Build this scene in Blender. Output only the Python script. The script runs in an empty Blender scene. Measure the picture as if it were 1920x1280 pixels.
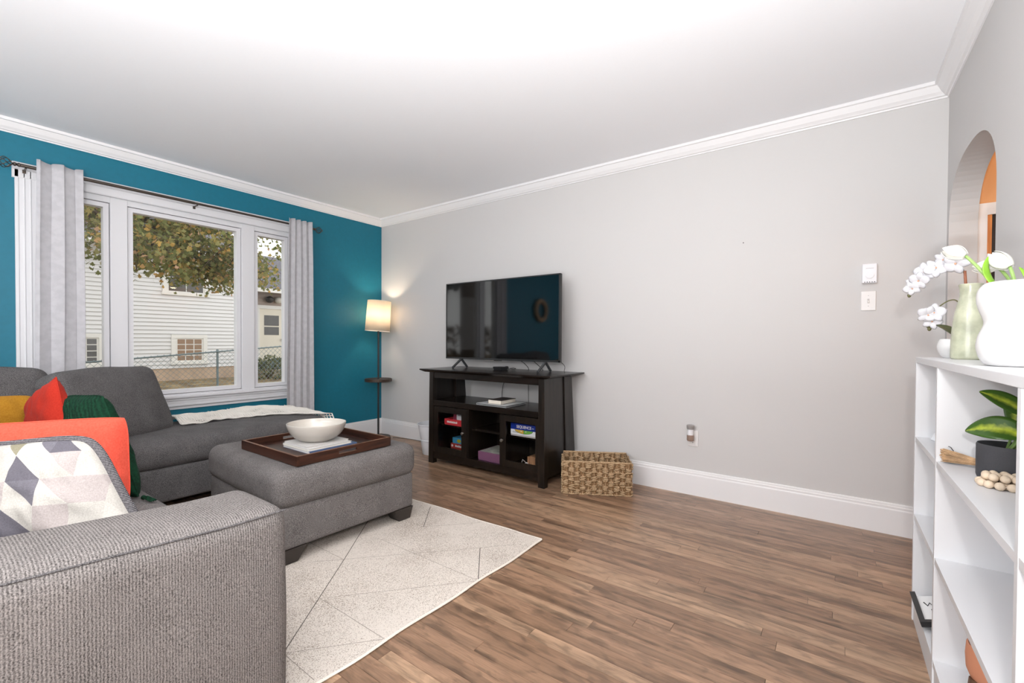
import bpy, bmesh, math, random
from mathutils import Vector, Matrix, noise
R = math.radians
random.seed(7)
sc = bpy.context.scene
C = sc.collection

# ------------------------------------------------------------------ camera
cam = bpy.data.cameras.new('camera')
cam.sensor_width = 36.0
cam.lens = 833.08 / 1920 * 36.0
cam.shift_y = 9.87 / 1920
cam.clip_start = 0.02
cam.clip_end = 200
cam_o = bpy.data.objects.new('camera', cam)
C.objects.link(cam_o)
yaw, pitch, roll = R(36.0), R(-0.778), R(0.305)
Fv = Vector((-math.sin(yaw) * math.cos(pitch), math.cos(yaw) * math.cos(pitch), math.sin(pitch)))
Rv = Vector((math.cos(yaw), math.sin(yaw), 0))
Uv = Rv.cross(Fv)
R2 = Rv * math.cos(roll) + Uv * math.sin(roll)
U2 = -Rv * math.sin(roll) + Uv * math.cos(roll)
mw = Matrix((R2, U2, -Fv)).transposed().to_4x4()
mw.translation = (0, 0, 1.083)
cam_o.matrix_world = mw
sc.camera = cam_o

# ------------------------------------------------------------------ world, lights, exposure
sc.view_settings.view_transform = 'Standard'
sc.view_settings.look = 'None'
sc.view_settings.gamma = 1.0
sc.view_settings.use_curve_mapping = False
sc.view_settings.exposure = 0.33
sc.cycles.max_bounces = 7
sc.cycles.diffuse_bounces = 4
sc.cycles.glossy_bounces = 3
sc.cycles.transmission_bounces = 4
sc.cycles.transparent_max_bounces = 10
sc.cycles.adaptive_threshold = 0.03
sc.cycles.caustics_reflective = False
sc.cycles.caustics_refractive = False
w = bpy.data.worlds.new('sky')
sc.world = w
w.use_nodes = True
nt = w.node_tree
nt.nodes.clear()
wo = nt.nodes.new('ShaderNodeOutputWorld')
bg = nt.nodes.new('ShaderNodeBackground')
bg.inputs[0].default_value = (1.0, 0.99, 0.985, 1)
bg.inputs[1].default_value = 1.5
nt.links.new(bg.outputs[0], wo.inputs[0])


def area(name, loc, target, sx, sy, power, col):
    l = bpy.data.lights.new(name, 'AREA')
    l.shape = 'RECTANGLE'
    l.size, l.size_y = sx, sy
    l.energy = power
    l.color = col
    o = bpy.data.objects.new(name, l)
    C.objects.link(o)
    o.location = loc
    o.rotation_euler = (Vector(target) - Vector(loc)).to_track_quat('-Z', 'Y').to_euler()
    return o


# added area light as daylight fill at the rear opening, behind the photographer
area('rear_fill_light', (-1.55, -2.62, 1.45), (-1.55, 2.0, 1.45), 2.6, 1.5, 46, (0.97, 0.98, 1.0))
# the room's ceiling light, behind the photographer
CEIL_LAMP = (-1.35, -0.95, 2.30)
CEIL_POWER = 22
UPLIGHT_POWER = 115
FLASH_POWER = 36

# ------------------------------------------------------------------ helpers
XL, YB, XR, ZC, YR = -4.272, 3.292, 0.477, 2.468, -2.72


def lin(r, g, b):
    f = lambda c: (c / 255 / 12.92) if c / 255 <= 0.04045 else ((c / 255 + 0.055) / 1.055) ** 2.4
    return (f(r), f(g), f(b), 1.0)


def newmat(name):
    m = bpy.data.materials.new(name)
    m.use_nodes = True
    return m, m.node_tree, m.node_tree.nodes['Principled BSDF']


def setp(p, **k):
    for a, v in k.items():
        p.inputs[a].default_value = v


def mat(name, rgb, rough=0.5, metal=0.0, bump=0.0, bscale=200.0, var=0.0, vscale=8.0, coat=0.0, spec=0.5):
    m, t, p = newmat(name)
    c = lin(*rgb)
    p.inputs['Base Color'].default_value = c
    p.inputs['Roughness'].default_value = rough
    p.inputs['Metallic'].default_value = metal
    p.inputs['Coat Weight'].default_value = coat
    p.inputs['Specular IOR Level'].default_value = spec
    N, L = t.nodes.new, t.links.new
    if bump or var:
        tc = N('ShaderNodeTexCoord')
    if bump:
        n = N('ShaderNodeTexNoise')
        n.inputs['Scale'].default_value = bscale
        n.inputs['Detail'].default_value = 3
        b = N('ShaderNodeBump')
        b.inputs['Strength'].default_value = bump
        b.inputs['Distance'].default_value = 0.002
        L(tc.outputs['Object'], n.inputs['Vector'])
        L(n.outputs['Fac'], b.inputs['Height'])
        L(b.outputs['Normal'], p.inputs['Normal'])
    if var:
        n = N('ShaderNodeTexNoise')
        n.inputs['Scale'].default_value = vscale
        n.inputs['Detail'].default_value = 5
        r = N('ShaderNodeValToRGB')
        r.color_ramp.elements[0].position = 0.3
        r.color_ramp.elements[1].position = 0.7
        lo = [max(0, x * (1 - var)) for x in c[:3]] + [1]
        hi = [min(1, x * (1 + var)) for x in c[:3]] + [1]
        r.color_ramp.elements[0].color = lo
        r.color_ramp.elements[1].color = hi
        L(tc.outputs['Object'], n.inputs['Vector'])
        L(n.outputs['Fac'], r.inputs['Fac'])
        L(r.outputs['Color'], p.inputs['Base Color'])
    return m


def weave(name, dark, light, scale=420.0, stretch=(1, 1, 1), ribs=None, bump=0.5, mid=0.5, soft=0.22):
    """woven upholstery: two yarn colours, fine relief"""
    m, t, p = newmat(name)
    N, L = t.nodes.new, t.links.new
    setp(p, Roughness=0.92)
    p.inputs['Specular IOR Level'].default_value = 0.2
    p.inputs['Sheen Weight'].default_value = 0.0
    tc = N('ShaderNodeTexCoord')
    mp = N('ShaderNodeMapping')
    mp.inputs['Scale'].default_value = stretch
    L(tc.outputs['Object'], mp.inputs['Vector'])
    n = N('ShaderNodeTexNoise')
    n.inputs['Scale'].default_value = scale
    n.inputs['Detail'].default_value = 2.5
    n.inputs['Roughness'].default_value = 0.65
    L(mp.outputs['Vector'], n.inputs['Vector'])
    n2 = N('ShaderNodeTexNoise')
    n2.inputs['Scale'].default_value = 9
    n2.inputs['Detail'].default_value = 3
    L(tc.outputs['Object'], n2.inputs['Vector'])
    a = N('ShaderNodeMath'); a.operation = 'MULTIPLY_ADD'
    a.inputs[1].default_value = 0.12
    L(n2.outputs['Fac'], a.inputs[0])
    L(n.outputs['Fac'], a.inputs[2])
    s = N('ShaderNodeMath'); s.operation = 'SUBTRACT'
    s.inputs[1].default_value = 0.06
    L(a.outputs[0], s.inputs[0])
    h = s
    if ribs:
        wv = N('ShaderNodeTexWave')
        wv.bands_direction = ribs[0]
        wv.inputs['Scale'].default_value = ribs[1]
        wv.inputs['Distortion'].default_value = ribs[2]
        wv.inputs['Detail'].default_value = 2
        wv.inputs['Detail Scale'].default_value = 3
        L(tc.outputs['Object'], wv.inputs['Vector'])
        mx = N('ShaderNodeMath'); mx.operation = 'MULTIPLY_ADD'
        mx.inputs[1].default_value = ribs[3]
        L(wv.outputs['Fac'], mx.inputs[0])
        L(s.outputs[0], mx.inputs[2])
        h = N('ShaderNodeMath'); h.operation = 'SUBTRACT'
        h.inputs[1].default_value = ribs[3] * 0.5
        L(mx.outputs[0], h.inputs[0])
    r = N('ShaderNodeValToRGB')
    r.color_ramp.elements[0].position = mid - soft
    r.color_ramp.elements[1].position = mid + soft
    r.color_ramp.elements[0].color = lin(*dark)
    r.color_ramp.elements[1].color = lin(*light)
    L(h.outputs[0], r.inputs['Fac'])
    L(r.outputs['Color'], p.inputs['Base Color'])
    b = N('ShaderNodeBump')
    b.inputs['Strength'].default_value = bump
    b.inputs['Distance'].default_value = 0.002
    L(h.outputs[0], b.inputs['Height'])
    L(b.outputs['Normal'], p.inputs['Normal'])
    return m


def wood(name, c0, c1, axis='X', rough=0.4, scale=14.0, coat=0.0):
    m, t, p = newmat(name)
    N, L = t.nodes.new, t.links.new
    setp(p, Roughness=rough)
    p.inputs['Coat Weight'].default_value = coat
    tc = N('ShaderNodeTexCoord')
    mp = N('ShaderNodeMapping')
    s = [6.0, 6.0, 6.0]
    s['XYZ'.index(axis)] = 0.5
    mp.inputs['Scale'].default_value = s
    L(tc.outputs['Object'], mp.inputs['Vector'])
    n = N('ShaderNodeTexNoise')
    n.inputs['Scale'].default_value = scale
    n.inputs['Detail'].default_value = 6
    L(mp.outputs['Vector'], n.inputs['Vector'])
    r = N('ShaderNodeValToRGB')
    r.color_ramp.elements[0].position = 0.35
    r.color_ramp.elements[1].position = 0.68
    r.color_ramp.elements[0].color = lin(*c0)
    r.color_ramp.elements[1].color = lin(*c1)
    L(n.outputs['Fac'], r.inputs['Fac'])
    L(r.outputs['Color'], p.inputs['Base Color'])
    return m


def thin_glass(name, tint=(1, 1, 1), refl=1.0):
    m = bpy.data.materials.new(name)
    m.use_nodes = True
    t = m.node_tree
    t.nodes.clear()
    N, L = t.nodes.new, t.links.new
    o = N('ShaderNodeOutputMaterial')
    mix = N('ShaderNodeMixShader')
    tr = N('ShaderNodeBsdfTransparent')
    tr.inputs[0].default_value = (*tint, 1)
    gl = N('ShaderNodeBsdfGlossy')
    gl.inputs['Roughness'].default_value = 0.01
    fr = N('ShaderNodeFresnel')
    fr.inputs[0].default_value = 1.45
    mu = N('ShaderNodeMath'); mu.operation = 'MULTIPLY'
    mu.inputs[1].default_value = refl
    ge = N('ShaderNodeNewGeometry')
    inv = N('ShaderNodeMath'); inv.operation = 'SUBTRACT'; inv.inputs[0].default_value = 1.0
    L(ge.outputs['Backfacing'], inv.inputs[1])
    mu2 = N('ShaderNodeMath'); mu2.operation = 'MULTIPLY'
    L(fr.outputs[0], mu.inputs[0])
    L(mu.outputs[0], mu2.inputs[0]); L(inv.outputs[0], mu2.inputs[1])
    L(mu2.outputs[0], mix.inputs[0])
    L(tr.outputs[0], mix.inputs[1])
    L(gl.outputs[0], mix.inputs[2])
    L(mix.outputs[0], o.inputs[0])
    return m


class MB:
    def __init__(s):
        s.v, s.f = [], []

    def add(s, vs, fs):
        k = len(s.v)
        s.v += [tuple(x) for x in vs]
        s.f += [tuple(i + k for i in q) for q in fs]
        return s

    def box(s, x0, x1, y0, y1, z0, z1):
        x0, x1 = min(x0, x1), max(x0, x1); y0, y1 = min(y0, y1), max(y0, y1); z0, z1 = min(z0, z1), max(z0, z1)
        return s.add([(x0, y0, z0), (x1, y0, z0), (x1, y1, z0), (x0, y1, z0), (x0, y0, z1), (x1, y0, z1), (x1, y1, z1), (x0, y1, z1)],
                     [(0, 3, 2, 1), (4, 5, 6, 7), (0, 1, 5, 4), (1, 2, 6, 5), (2, 3, 7, 6), (3, 0, 4, 7)])

    def hexa(s, pts):
        return s.add(pts, [(0, 3, 2, 1), (4, 5, 6, 7), (0, 1, 5, 4), (1, 2, 6, 5), (2, 3, 7, 6), (3, 0, 4, 7)])

    def tube(s, pts, r, n=8, caps=True, closed=False):
        pts = [Vector(p) for p in pts]
        rs = r if isinstance(r, (list, tuple)) else [r] * len(pts)
        up = None
        rings = []
        m = len(pts)
        for i, p in enumerate(pts):
            if closed:
                d = pts[(i + 1) % m] - pts[i - 1]
            else:
                d = pts[min(i + 1, m - 1)] - pts[max(i - 1, 0)]
            if d.length < 1e-9:
                d = Vector((0, 0, 1))
            d.normalize()
            if up is None:
                up = Vector((0, 0, 1)) if abs(d.z) < 0.9 else Vector((1, 0, 0))
            a = d.cross(up)
            if a.length < 1e-6:
                a = d.orthogonal()
            a.normalize()
            b = a.cross(d).normalized()
            up = b
            rings.append([p + (a * math.cos(2 * math.pi * k / n) + b * math.sin(2 * math.pi * k / n)) * rs[i] for k in range(n)])
        vs = [q for g in rings for q in g]
        fs = []
        for i in range(m if closed else m - 1):
            j = (i + 1) % m
            for k in range(n):
                k2 = (k + 1) % n
                fs.append((i * n + k, i * n + k2, j * n + k2, j * n + k))
        if caps and not closed:
            fs.append(tuple(range(n - 1, -1, -1)))
            fs.append(tuple(range((m - 1) * n, m * n)))
        return s.add(vs, fs)

    def cyl(s, p0, p1, r0, r1=None, n=20):
        return s.tube([p0, p1], [r0, r0 if r1 is None else r1], n)

    def lathe(s, prof, c=(0, 0, 0), n=36, ex=None, M=None):
        vs, fs = [], []
        for (r, z) in prof:
            for k in range(n):
                a = 2 * math.pi * k / n
                q = Vector((r * math.cos(a), r * math.sin(a), z))
                if ex:
                    q = Vector((r * ex[0] * math.copysign(abs(math.cos(a)) ** ex[2], math.cos(a)), r * ex[1] * math.copysign(abs(math.sin(a)) ** ex[2], math.sin(a)), z))
                if M:
                    q = M @ q
                vs.append(q + Vector(c))
        for i in range(len(prof) - 1):
            for k in range(n):
                k2 = (k + 1) % n
                fs.append((i * n + k, i * n + k2, (i + 1) * n + k2, (i + 1) * n + k))
        fs.append(tuple(range(n - 1, -1, -1)))
        fs.append(tuple(range((len(prof) - 1) * n, len(prof) * n)))
        return s.add(vs, fs)

    def grid(s, fn, nu, nv):
        vs = [fn(i / nu, j / nv) for j in range(nv + 1) for i in range(nu + 1)]
        fs = [(j * (nu + 1) + i, j * (nu + 1) + i + 1, (j + 1) * (nu + 1) + i + 1, (j + 1) * (nu + 1) + i) for j in range(nv) for i in range(nu)]
        return s.add(vs, fs)

    def prism(s, poly, h0, h1, axis='z'):
        """polygon (a,b) extruded along axis from h0 to h1"""
        def P(a, b, h):
            return {'z': (a, b, h), 'x': (h, a, b), 'y': (a, h, b)}[axis]
        n = len(poly)
        vs = [P(a, b, h0) for a, b in poly] + [P(a, b, h1) for a, b in poly]
        fs = [tuple(range(n - 1, -1, -1)), tuple(range(n, 2 * n))] + [(i, (i + 1) % n, (i + 1) % n + n, i + n) for i in range(n)]
        return s.add(vs, fs)

    def ball(s, c, r, n=10, m=7, sc3=(1, 1, 1), M=None):
        vs, fs = [], []
        for j in range(1, m):
            th = math.pi * j / m
            for k in range(n):
                a = 2 * math.pi * k / n
                q = Vector((r * sc3[0] * math.sin(th) * math.cos(a), r * sc3[1] * math.sin(th) * math.sin(a), r * sc3[2] * math.cos(th)))
                vs.append((M @ q if M else q) + Vector(c))
        t = Vector((0, 0, r * sc3[2])); b = -t
        vs.append((M @ t if M else t) + Vector(c)); vs.append((M @ b if M else b) + Vector(c))
        T, B = (m - 1) * n, (m - 1) * n + 1
        for j in range(m - 2):
            for k in range(n):
                k2 = (k + 1) % n
                fs.append((j * n + k, (j + 1) * n + k, (j + 1) * n + k2, j * n + k2))
        for k in range(n):
            k2 = (k + 1) % n
            fs.append((T, k, k2)); fs.append((B, (m - 2) * n + k2, (m - 2) * n + k))
        return s.add(vs, fs)

    def rbox(s, cx, cy, cz, hx, hy, hz, r, puff=(0, 0, 0), M=None, seg=4, mid=6, wob=0.0, wseed=0):
        """soft upholstered block: rounded box, faces swelling by puff"""
        r = min(r, hx * .99, hy * .99, hz * .99)
        def axis(h):
            a = [-h + r * (1 - math.cos(math.pi / 2 * i / seg)) for i in range(seg)]
            return a + [(-h + r) + (2 * (h - r)) * i / mid for i in range(mid + 1)] + [-x for x in reversed(a)]
        A = [axis(hx), axis(hy), axis(hz)]
        H = (hx, hy, hz)
        bm = bmesh.new()
        cache = {}
        def vert(p):
            key = tuple(round(x, 6) for x in p)
            if key in cache:
                return cache[key]
            q = [max(-H[i] + r, min(H[i] - r, p[i])) for i in range(3)]
            d = Vector(p) - Vector(q)
            if d.length > 1e-9:
                d = d.normalized() * r
            o = Vector(q) + d
            n = [max(-1, min(1, o[i] / H[i])) for i in range(3)]
            for i in range(3):
                j, k = (i + 1) % 3, (i + 2) % 3
                o[i] += puff[i] * n[i] * (1 - n[j] ** 2) * (1 - n[k] ** 2)
            if wob:
                o += noise.noise_vector(Vector((o.x * 4 + wseed, o.y * 4, o.z * 4))) * wob
            if M:
                o = M @ o
            cache[key] = bm.verts.new((o.x + cx, o.y + cy, o.z + cz))
            return cache[key]
        for i in range(3):
            j, k = (i + 1) % 3, (i + 2) % 3
            for sg in (-1, 1):
                for a in range(len(A[j]) - 1):
                    for b in range(len(A[k]) - 1):
                        q = []
                        for (da, db) in ((0, 0), (1, 0), (1, 1), (0, 1)):
                            p = [0, 0, 0]
                            p[i] = sg * H[i]; p[j] = A[j][a + da]; p[k] = A[k][b + db]
                            q.append(vert(p))
                        if sg < 0:
                            q.reverse()
                        try:
                            bm.faces.new(q)
                        except ValueError:
                            pass
        bm.verts.index_update()
        s.add([v.co[:] for v in bm.verts], [[v.index for v in f.verts] for f in bm.faces])
        bm.free()
        return s

    def mesh(s, name):
        me = bpy.data.meshes.new(name)
        me.from_pydata(s.v, [], s.f)
        me.update()
        return me

    def obj(s, name, m, parent=None, smooth=False, bevel=0.0, seg=2, solid=0.0, angle=40):
        me = s.mesh(name)
        return finish(name, me, m, parent, smooth, bevel, seg, solid, angle)


def finish(name, me, m, parent=None, smooth=False, bevel=0.0, seg=2, solid=0.0, angle=40):
    ms = m if isinstance(m, (list, tuple)) else [m]
    for x in ms:
        me.materials.append(x)
    if smooth:
        for p in me.polygons:
            p.use_smooth = True
        me.set_sharp_from_angle(angle=R(angle))
    o = bpy.data.objects.new(name, me)
    C.objects.link(o)
    if solid:
        md = o.modifiers.new('solid', 'SOLIDIFY'); md.thickness = solid; md.offset = 0
    if bevel:
        md = o.modifiers.new('bevel', 'BEVEL'); md.width = bevel; md.segments = seg
        md.limit_method = 'ANGLE'; md.angle_limit = R(35)
    if parent:
        attach(o, parent)
    return o


def attach(o, parent):
    """parts are modelled in room coordinates; the parent inverse undoes the parent's own place"""
    o.parent = parent
    m = Matrix.Identity(4)
    q = parent
    if q.type == 'EMPTY' and q.parent is None:
        m = Matrix.Translation(-Vector(q.location)) if not any(q.rotation_euler) else Matrix.Identity(4)
    o.matrix_parent_inverse = m


def tag(o, label=None, cat=None, group=None, kind=None):
    if label: o['label'] = label
    if cat: o['category'] = cat
    if group: o['group'] = group
    if kind: o['kind'] = kind
    return o


def thing(name, label, cat, loc=(0, 0, 0), group=None, rotz=0.0):
    o = bpy.data.objects.new(name, None)
    o.empty_display_size = 0.05
    C.objects.link(o)
    o.location = loc
    o.rotation_euler = (0, 0, rotz)
    return tag(o, label, cat, group)


def structure(o):
    o['kind'] = 'structure'
    return o


def struct_root(name, loc):
    o = bpy.data.objects.new(name, None)
    o.empty_display_size = 0.05
    C.objects.link(o)
    o.location = loc
    return structure(o)


def text_mesh(body, size, depth=0.0):
    cu = bpy.data.curves.new('lettering', 'FONT')
    cu.body = body
    cu.size = size
    cu.extrude = depth
    cu.align_x = 'CENTER'
    cu.align_y = 'CENTER'
    cu.resolution_u = 3
    cu.offset = size * 0.02
    o = bpy.data.objects.new('lettering', cu)
    C.objects.link(o)
    dg = bpy.context.evaluated_depsgraph_get()
    me = bpy.data.meshes.new_from_object(o.evaluated_get(dg))
    bpy.data.objects.remove(o)
    bpy.data.curves.remove(cu)
    me.materials.clear()
    return me


def spline(pts, k=6):
    """Catmull-Rom through the points (any dimension)"""
    P = [Vector(p) if len(p) == 3 else Vector((p[0], 0, p[1])) for p in pts]
    out = []
    for i in range(len(P) - 1):
        p0, p1, p2, p3 = P[max(i - 1, 0)], P[i], P[i + 1], P[min(i + 2, len(P) - 1)]
        for j in range(k):
            t = j / k
            out.append(.5 * ((2 * p1) + (-p0 + p2) * t + (2 * p0 - 5 * p1 + 4 * p2 - p3) * t * t + (-p0 + 3 * p1 - 3 * p2 + p3) * t ** 3))
    out.append(P[-1])
    return out if len(pts[0]) == 3 else [(max(q.x, .0008), q.z) for q in out]


# ------------------------------------------------------------------ shared materials
M_white_trim = mat('white_trim_paint', (232, 231, 232), 0.38)
M_white_wall_trim = mat('white_window_vinyl', (216, 216, 219), 0.35)
M_teal = mat('teal_wall_paint', (2, 107, 130), 0.55, bump=0.12, bscale=260, var=0.04, vscale=30)
M_grey = mat('pale_grey_wall_paint', (203, 201, 200), 0.6, bump=0.06, bscale=240)
M_ceil = mat('white_ceiling_paint', (243, 244, 247), 0.75, bump=0.2, bscale=60)
M_black = mat('black_metal', (32, 31, 32), 0.45)
M_espresso = wood('espresso_stained_wood', (16, 12, 9), (34, 26, 20), 'Z', 0.32, 10)
M_espresso_top = wood('espresso_stained_top', (16, 12, 10), (34, 26, 21), 'X', 0.25, 10)
M_glass = thin_glass('window_glass', (0.97, 0.98, 0.975), 1.0)
M_white_book = mat('white_laminate', (216, 216, 218), 0.35)
M_paper = mat('book_paper', (226, 222, 212), 0.8)
M_pole = mat('dark_bronze_metal', (44, 40, 38), 0.4, 0.6)
M_sofa_dark = weave('charcoal_chenille', (38, 37, 39), (124, 121, 121), 430, bump=0.7, soft=.17)
M_sofa = weave('grey_chenille', (46, 44, 44), (142, 137, 135), 420, bump=0.7, soft=.18)
M_sofa_rib = weave('grey_ribbed_chenille', (54, 51, 50), (150, 144, 141), 380, ribs=('Y', 52.0, 2.6, 0.20), bump=0.8, soft=.24)
M_foot = mat('dark_brown_furniture_foot', (48, 42, 38), 0.5)

# ------------------------------------------------------------------ floor and planks
def floor_material():
    m, t, p = newmat('walnut_stained_maple')
    N, L = t.nodes.new, t.links.new
    geo = N('ShaderNodeNewGeometry')
    oi = N('ShaderNodeObjectInfo')
    off = N('ShaderNodeVectorMath'); off.operation = 'SCALE'
    cmb = N('ShaderNodeCombineXYZ')
    L(oi.outputs['Random'], cmb.inputs[0]); L(oi.outputs['Random'], cmb.inputs[1])
    off.inputs['Scale'].default_value = 37.0
    L(cmb.outputs[0], off.inputs[0])
    add = N('ShaderNodeVectorMath'); add.operation = 'ADD'
    L(geo.outputs['Position'], add.inputs[0]); L(off.outputs[0], add.inputs[1])
    def noise_node(scale3, sc_, det, dist=0.0):
        mp = N('ShaderNodeMapping'); mp.inputs['Scale'].default_value = scale3
        L(add.outputs[0], mp.inputs['Vector'])
        n = N('ShaderNodeTexNoise'); n.inputs['Scale'].default_value = sc_; n.inputs['Detail'].default_value = det
        n.inputs['Distortion'].default_value = dist
        L(mp.outputs[0], n.inputs['Vector'])
        return n
    grain = noise_node((1.4, 22, 1), 9, 6)
    figure = noise_node((.55, 9.0, 1), 2.6, 4, .6)
    cross = noise_node((2.4, 7.0, 1), 4.0, 3, .7)
    base = N('ShaderNodeValToRGB')
    e = base.color_ramp.elements
    e[0].position = 0.0; e[0].color = lin(133, 104, 82)
    e[1].position = 1.0; e[1].color = lin(172, 141, 114)
    e2 = e.new(0.5); e2.color = lin(153, 121, 97)
    L(oi.outputs['Random'], base.inputs['Fac'])
    g = N('ShaderNodeMapRange'); g.inputs[1].default_value = 0.3; g.inputs[2].default_value = 0.7
    g.inputs[3].default_value = 0.80; g.inputs[4].default_value = 1.13
    L(grain.outputs['Fac'], g.inputs[0])
    f = N('ShaderNodeMapRange'); f.inputs[1].default_value = 0.34; f.inputs[2].default_value = 0.56
    f.inputs[3].default_value = 0.58; f.inputs[4].default_value = 1.06
    L(figure.outputs['Fac'], f.inputs[0])
    h = N('ShaderNodeMapRange'); h.inputs[1].default_value = 0.36; h.inputs[2].default_value = 0.52
    h.inputs[3].default_value = 0.66; h.inputs[4].default_value = 1.03
    L(cross.outputs['Fac'], h.inputs[0])
    a = N('ShaderNodeMath'); a.operation = 'MULTIPLY'
    L(g.outputs[0], a.inputs[0]); L(f.outputs[0], a.inputs[1])
    b = N('ShaderNodeMath'); b.operation = 'MULTIPLY'
    L(a.outputs[0], b.inputs[0]); L(h.outputs[0], b.inputs[1])
    mul = N('ShaderNodeVectorMath'); mul.operation = 'SCALE'
    L(base.outputs['Color'], mul.inputs[0]); L(b.outputs[0], mul.inputs['Scale'])
    L(mul.outputs[0], p.inputs['Base Color'])
    setp(p, Roughness=0.33)
    p.inputs['Coat Weight'].default_value = 0.12
    p.inputs['Coat Roughness'].default_value = 0.2
    bp = N('ShaderNodeBump'); bp.inputs['Strength'].default_value = 0.12; bp.inputs['Distance'].default_value = 0.002
    L(grain.outputs['Fac'], bp.inputs['Height']); L(bp.outputs[0], p.inputs['Normal'])
    return m


M_floor = floor_material()
M_gap = mat('dark_floor_gap', (60, 42, 32), 0.9)
floor = structure(MB().box(XL - .14, 2.2, YR - .1, 3.9, -0.14, -0.004).obj('floor', M_gap))
PW = 0.0572
# plank mesh with a small eased edge (unit length, scaled per plank)
def plank_mesh(length):
    e = 0.0003
    x, y = length / 2 - .0004, PW / 2 - 0.0006
    vs = [(-x, -y, -.006), (x, -y, -.006), (x, y, -.006), (-x, y, -.006), (-x, -y, -.001), (x, -y, -.001), (x, y, -.001), (-x, y, -.001),
          (-x + e, -y + e, 0), (x - e, -y + e, 0), (x - e, y - e, 0), (-x + e, y - e, 0)]
    fs = [(0, 1, 5, 4), (1, 2, 6, 5), (2, 3, 7, 6), (3, 0, 4, 7), (4, 5, 9, 8), (5, 6, 10, 9), (6, 7, 11, 10), (7, 4, 8, 11), (8, 9, 10, 11)]
    me = bpy.data.meshes.new('plank'); me.from_pydata(vs, [], fs); me.update(); me.materials.append(M_floor)
    return me
lens = [0.62, 0.85, 1.1, 1.3, 1.5, 1.7, 1.9, 2.2]
pmesh = {l: plank_mesh(l) for l in lens}
rows = int((YB + 0.02) / PW)
rp = random.Random(21)
NPL = 0
for i in range(rows):
    y = YB - 0.006 - PW * (i + .5)
    x = XL - 0.05 - rp.random() * 0.9
    while x < XR:
        l = rp.choice(lens)
        if i > 40: l = rp.choice(lens[4:])
        nx = x + l
        if nx > XL + .9 or i < 14:     # under the sofa no single boards are needed
            o = bpy.data.objects.new('plank', pmesh[l])
            C.objects.link(o)
            o.location = (x + l / 2, y, 0)
            o.parent = floor
            NPL += 1
        x = nx
# continuation of the boards behind the camera, as one surface
m = MB()
y = YB - 0.006 - PW * rows
while y > YR:
    m.box(XL, XR, y - PW + .0006, y - .0004, -.006, 0)
    y -= PW
m.box(XL, XR + .3, y, y + .02, -.006, -0.001)
o = m.obj('board_field', M_floor, floor); o['kind'] = 'stuff'

# ------------------------------------------------------------------ walls and ceiling
structure(MB().box(XL - .14, 2.2, YR - .1, 3.9, ZC, ZC + .1).obj('ceiling', M_ceil))
OY0, OY1, OZ0, OZ1 = 0.545, 2.255, 0.612, 2.115          # window opening
m = MB()
m.box(XL - .16, XL, YR - .1, OY0, -.14, ZC); m.box(XL - .16, XL, OY1, YB + .12, -.14, ZC)
m.box(XL - .16, XL, OY0, OY1, -.14, OZ0); m.box(XL - .16, XL, OY0, OY1, OZ1, ZC)
structure(m.obj('wall_left', M_teal))
structure(MB().box(XL, XR + .11, YB, YB + .12, -.14, ZC).obj('wall_back', M_grey))
# right wall with an arched opening
AY0, AY1, AYC, AA = 2.39, 3.245, 2.8175, 0.4275
def arch(y):
    d = min(1, abs(y - AYC) / AA)
    return 1.66 + .315 * (1 - d ** 2.5) ** (1 / 2.5)
m = MB()
XT = XR + .108
m.box(XR, XT, YR - .1, AY0, -.14, ZC); m.box(XR, XT, AY1, YB + .0, -.14, ZC)
ys = [AYC + AA * math.sin(math.pi / 2 * t / 16) for t in range(-16, 17)]
for a, b in zip(ys[:-1], ys[1:]):
    m.hexa([(XR, a, arch(a)), (XT, a, arch(a)), (XT, b, arch(b)), (XR, b, arch(b)), (XR, a, ZC), (XT, a, ZC), (XT, b, ZC), (XR, b, ZC)])
structure(m.obj('wall_right', M_grey))
# rear wall behind the photographer, with an added opening that lets daylight in
m = MB()
m.box(XL, XR, YR - .1, YR, -.14, .68); m.box(XL, XR, YR - .1, YR, 2.22, ZC)
m.box(XL, -2.87, YR - .1, YR, .68, 2.22); m.box(-.23, XR, YR - .1, YR, .68, 2.22)
structure(m.obj('wall_rear', M_grey))

# crown moulding and baseboards, mitred
CP = [(0, 2.390), (.007, 2.390), (.010, 2.397), (.020, 2.400), (.024, 2.406), (.036, 2.418), (.050, 2.440), (.055, 2.448), (.0654, 2.450), (.0654, ZC), (0, ZC)]
BP = [(0, .1763), (.007, .1763), (.0085, .170), (.0085, .162), (.0125, .158), (.0125, .146), (.0145, .141), (.015, .136), (.015, 0), (0, 0)]
def run(profile, wall, a0, a1, m0=True, m1=True):
    """moulding along a wall; m0/m1: mitred into a corner at that end"""
    vs = []
    for end, (a, mt) in enumerate(((a0, m0), (a1, m1))):
        for d, z in profile:
            e = a + (d if end == 0 else -d) * (1 if mt else 0)
            vs.append({'left': (XL + d, e, z), 'back': (e, YB - d, z), 'right': (XR - d, e, z), 'rear': (e, YR + d, z)}[wall])
    n = len(profile)
    fs = [(i, (i + 1) % n, (i + 1) % n + n, i + n) for i in range(n)] + [tuple(range(n)), tuple(range(2 * n - 1, n - 1, -1))]
    return MB().add(vs, fs)
for k, (wl, a, b) in enumerate((('left', YR, YB), ('back', XL, XR), ('right', YR, YB), ('rear', XL, XR))):
    structure(run(CP, wl, a, b).obj('trim_%d' % (k + 1), M_white_trim))
structure(run(BP, 'left', YR, YB).obj('baseboard_left', M_white_trim))
structure(run(BP, 'back', XL, XR).obj('baseboard_back', M_white_trim))
structure(run(BP, 'right', YR, AY0, True, False).obj('baseboard_right', M_white_trim))

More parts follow.
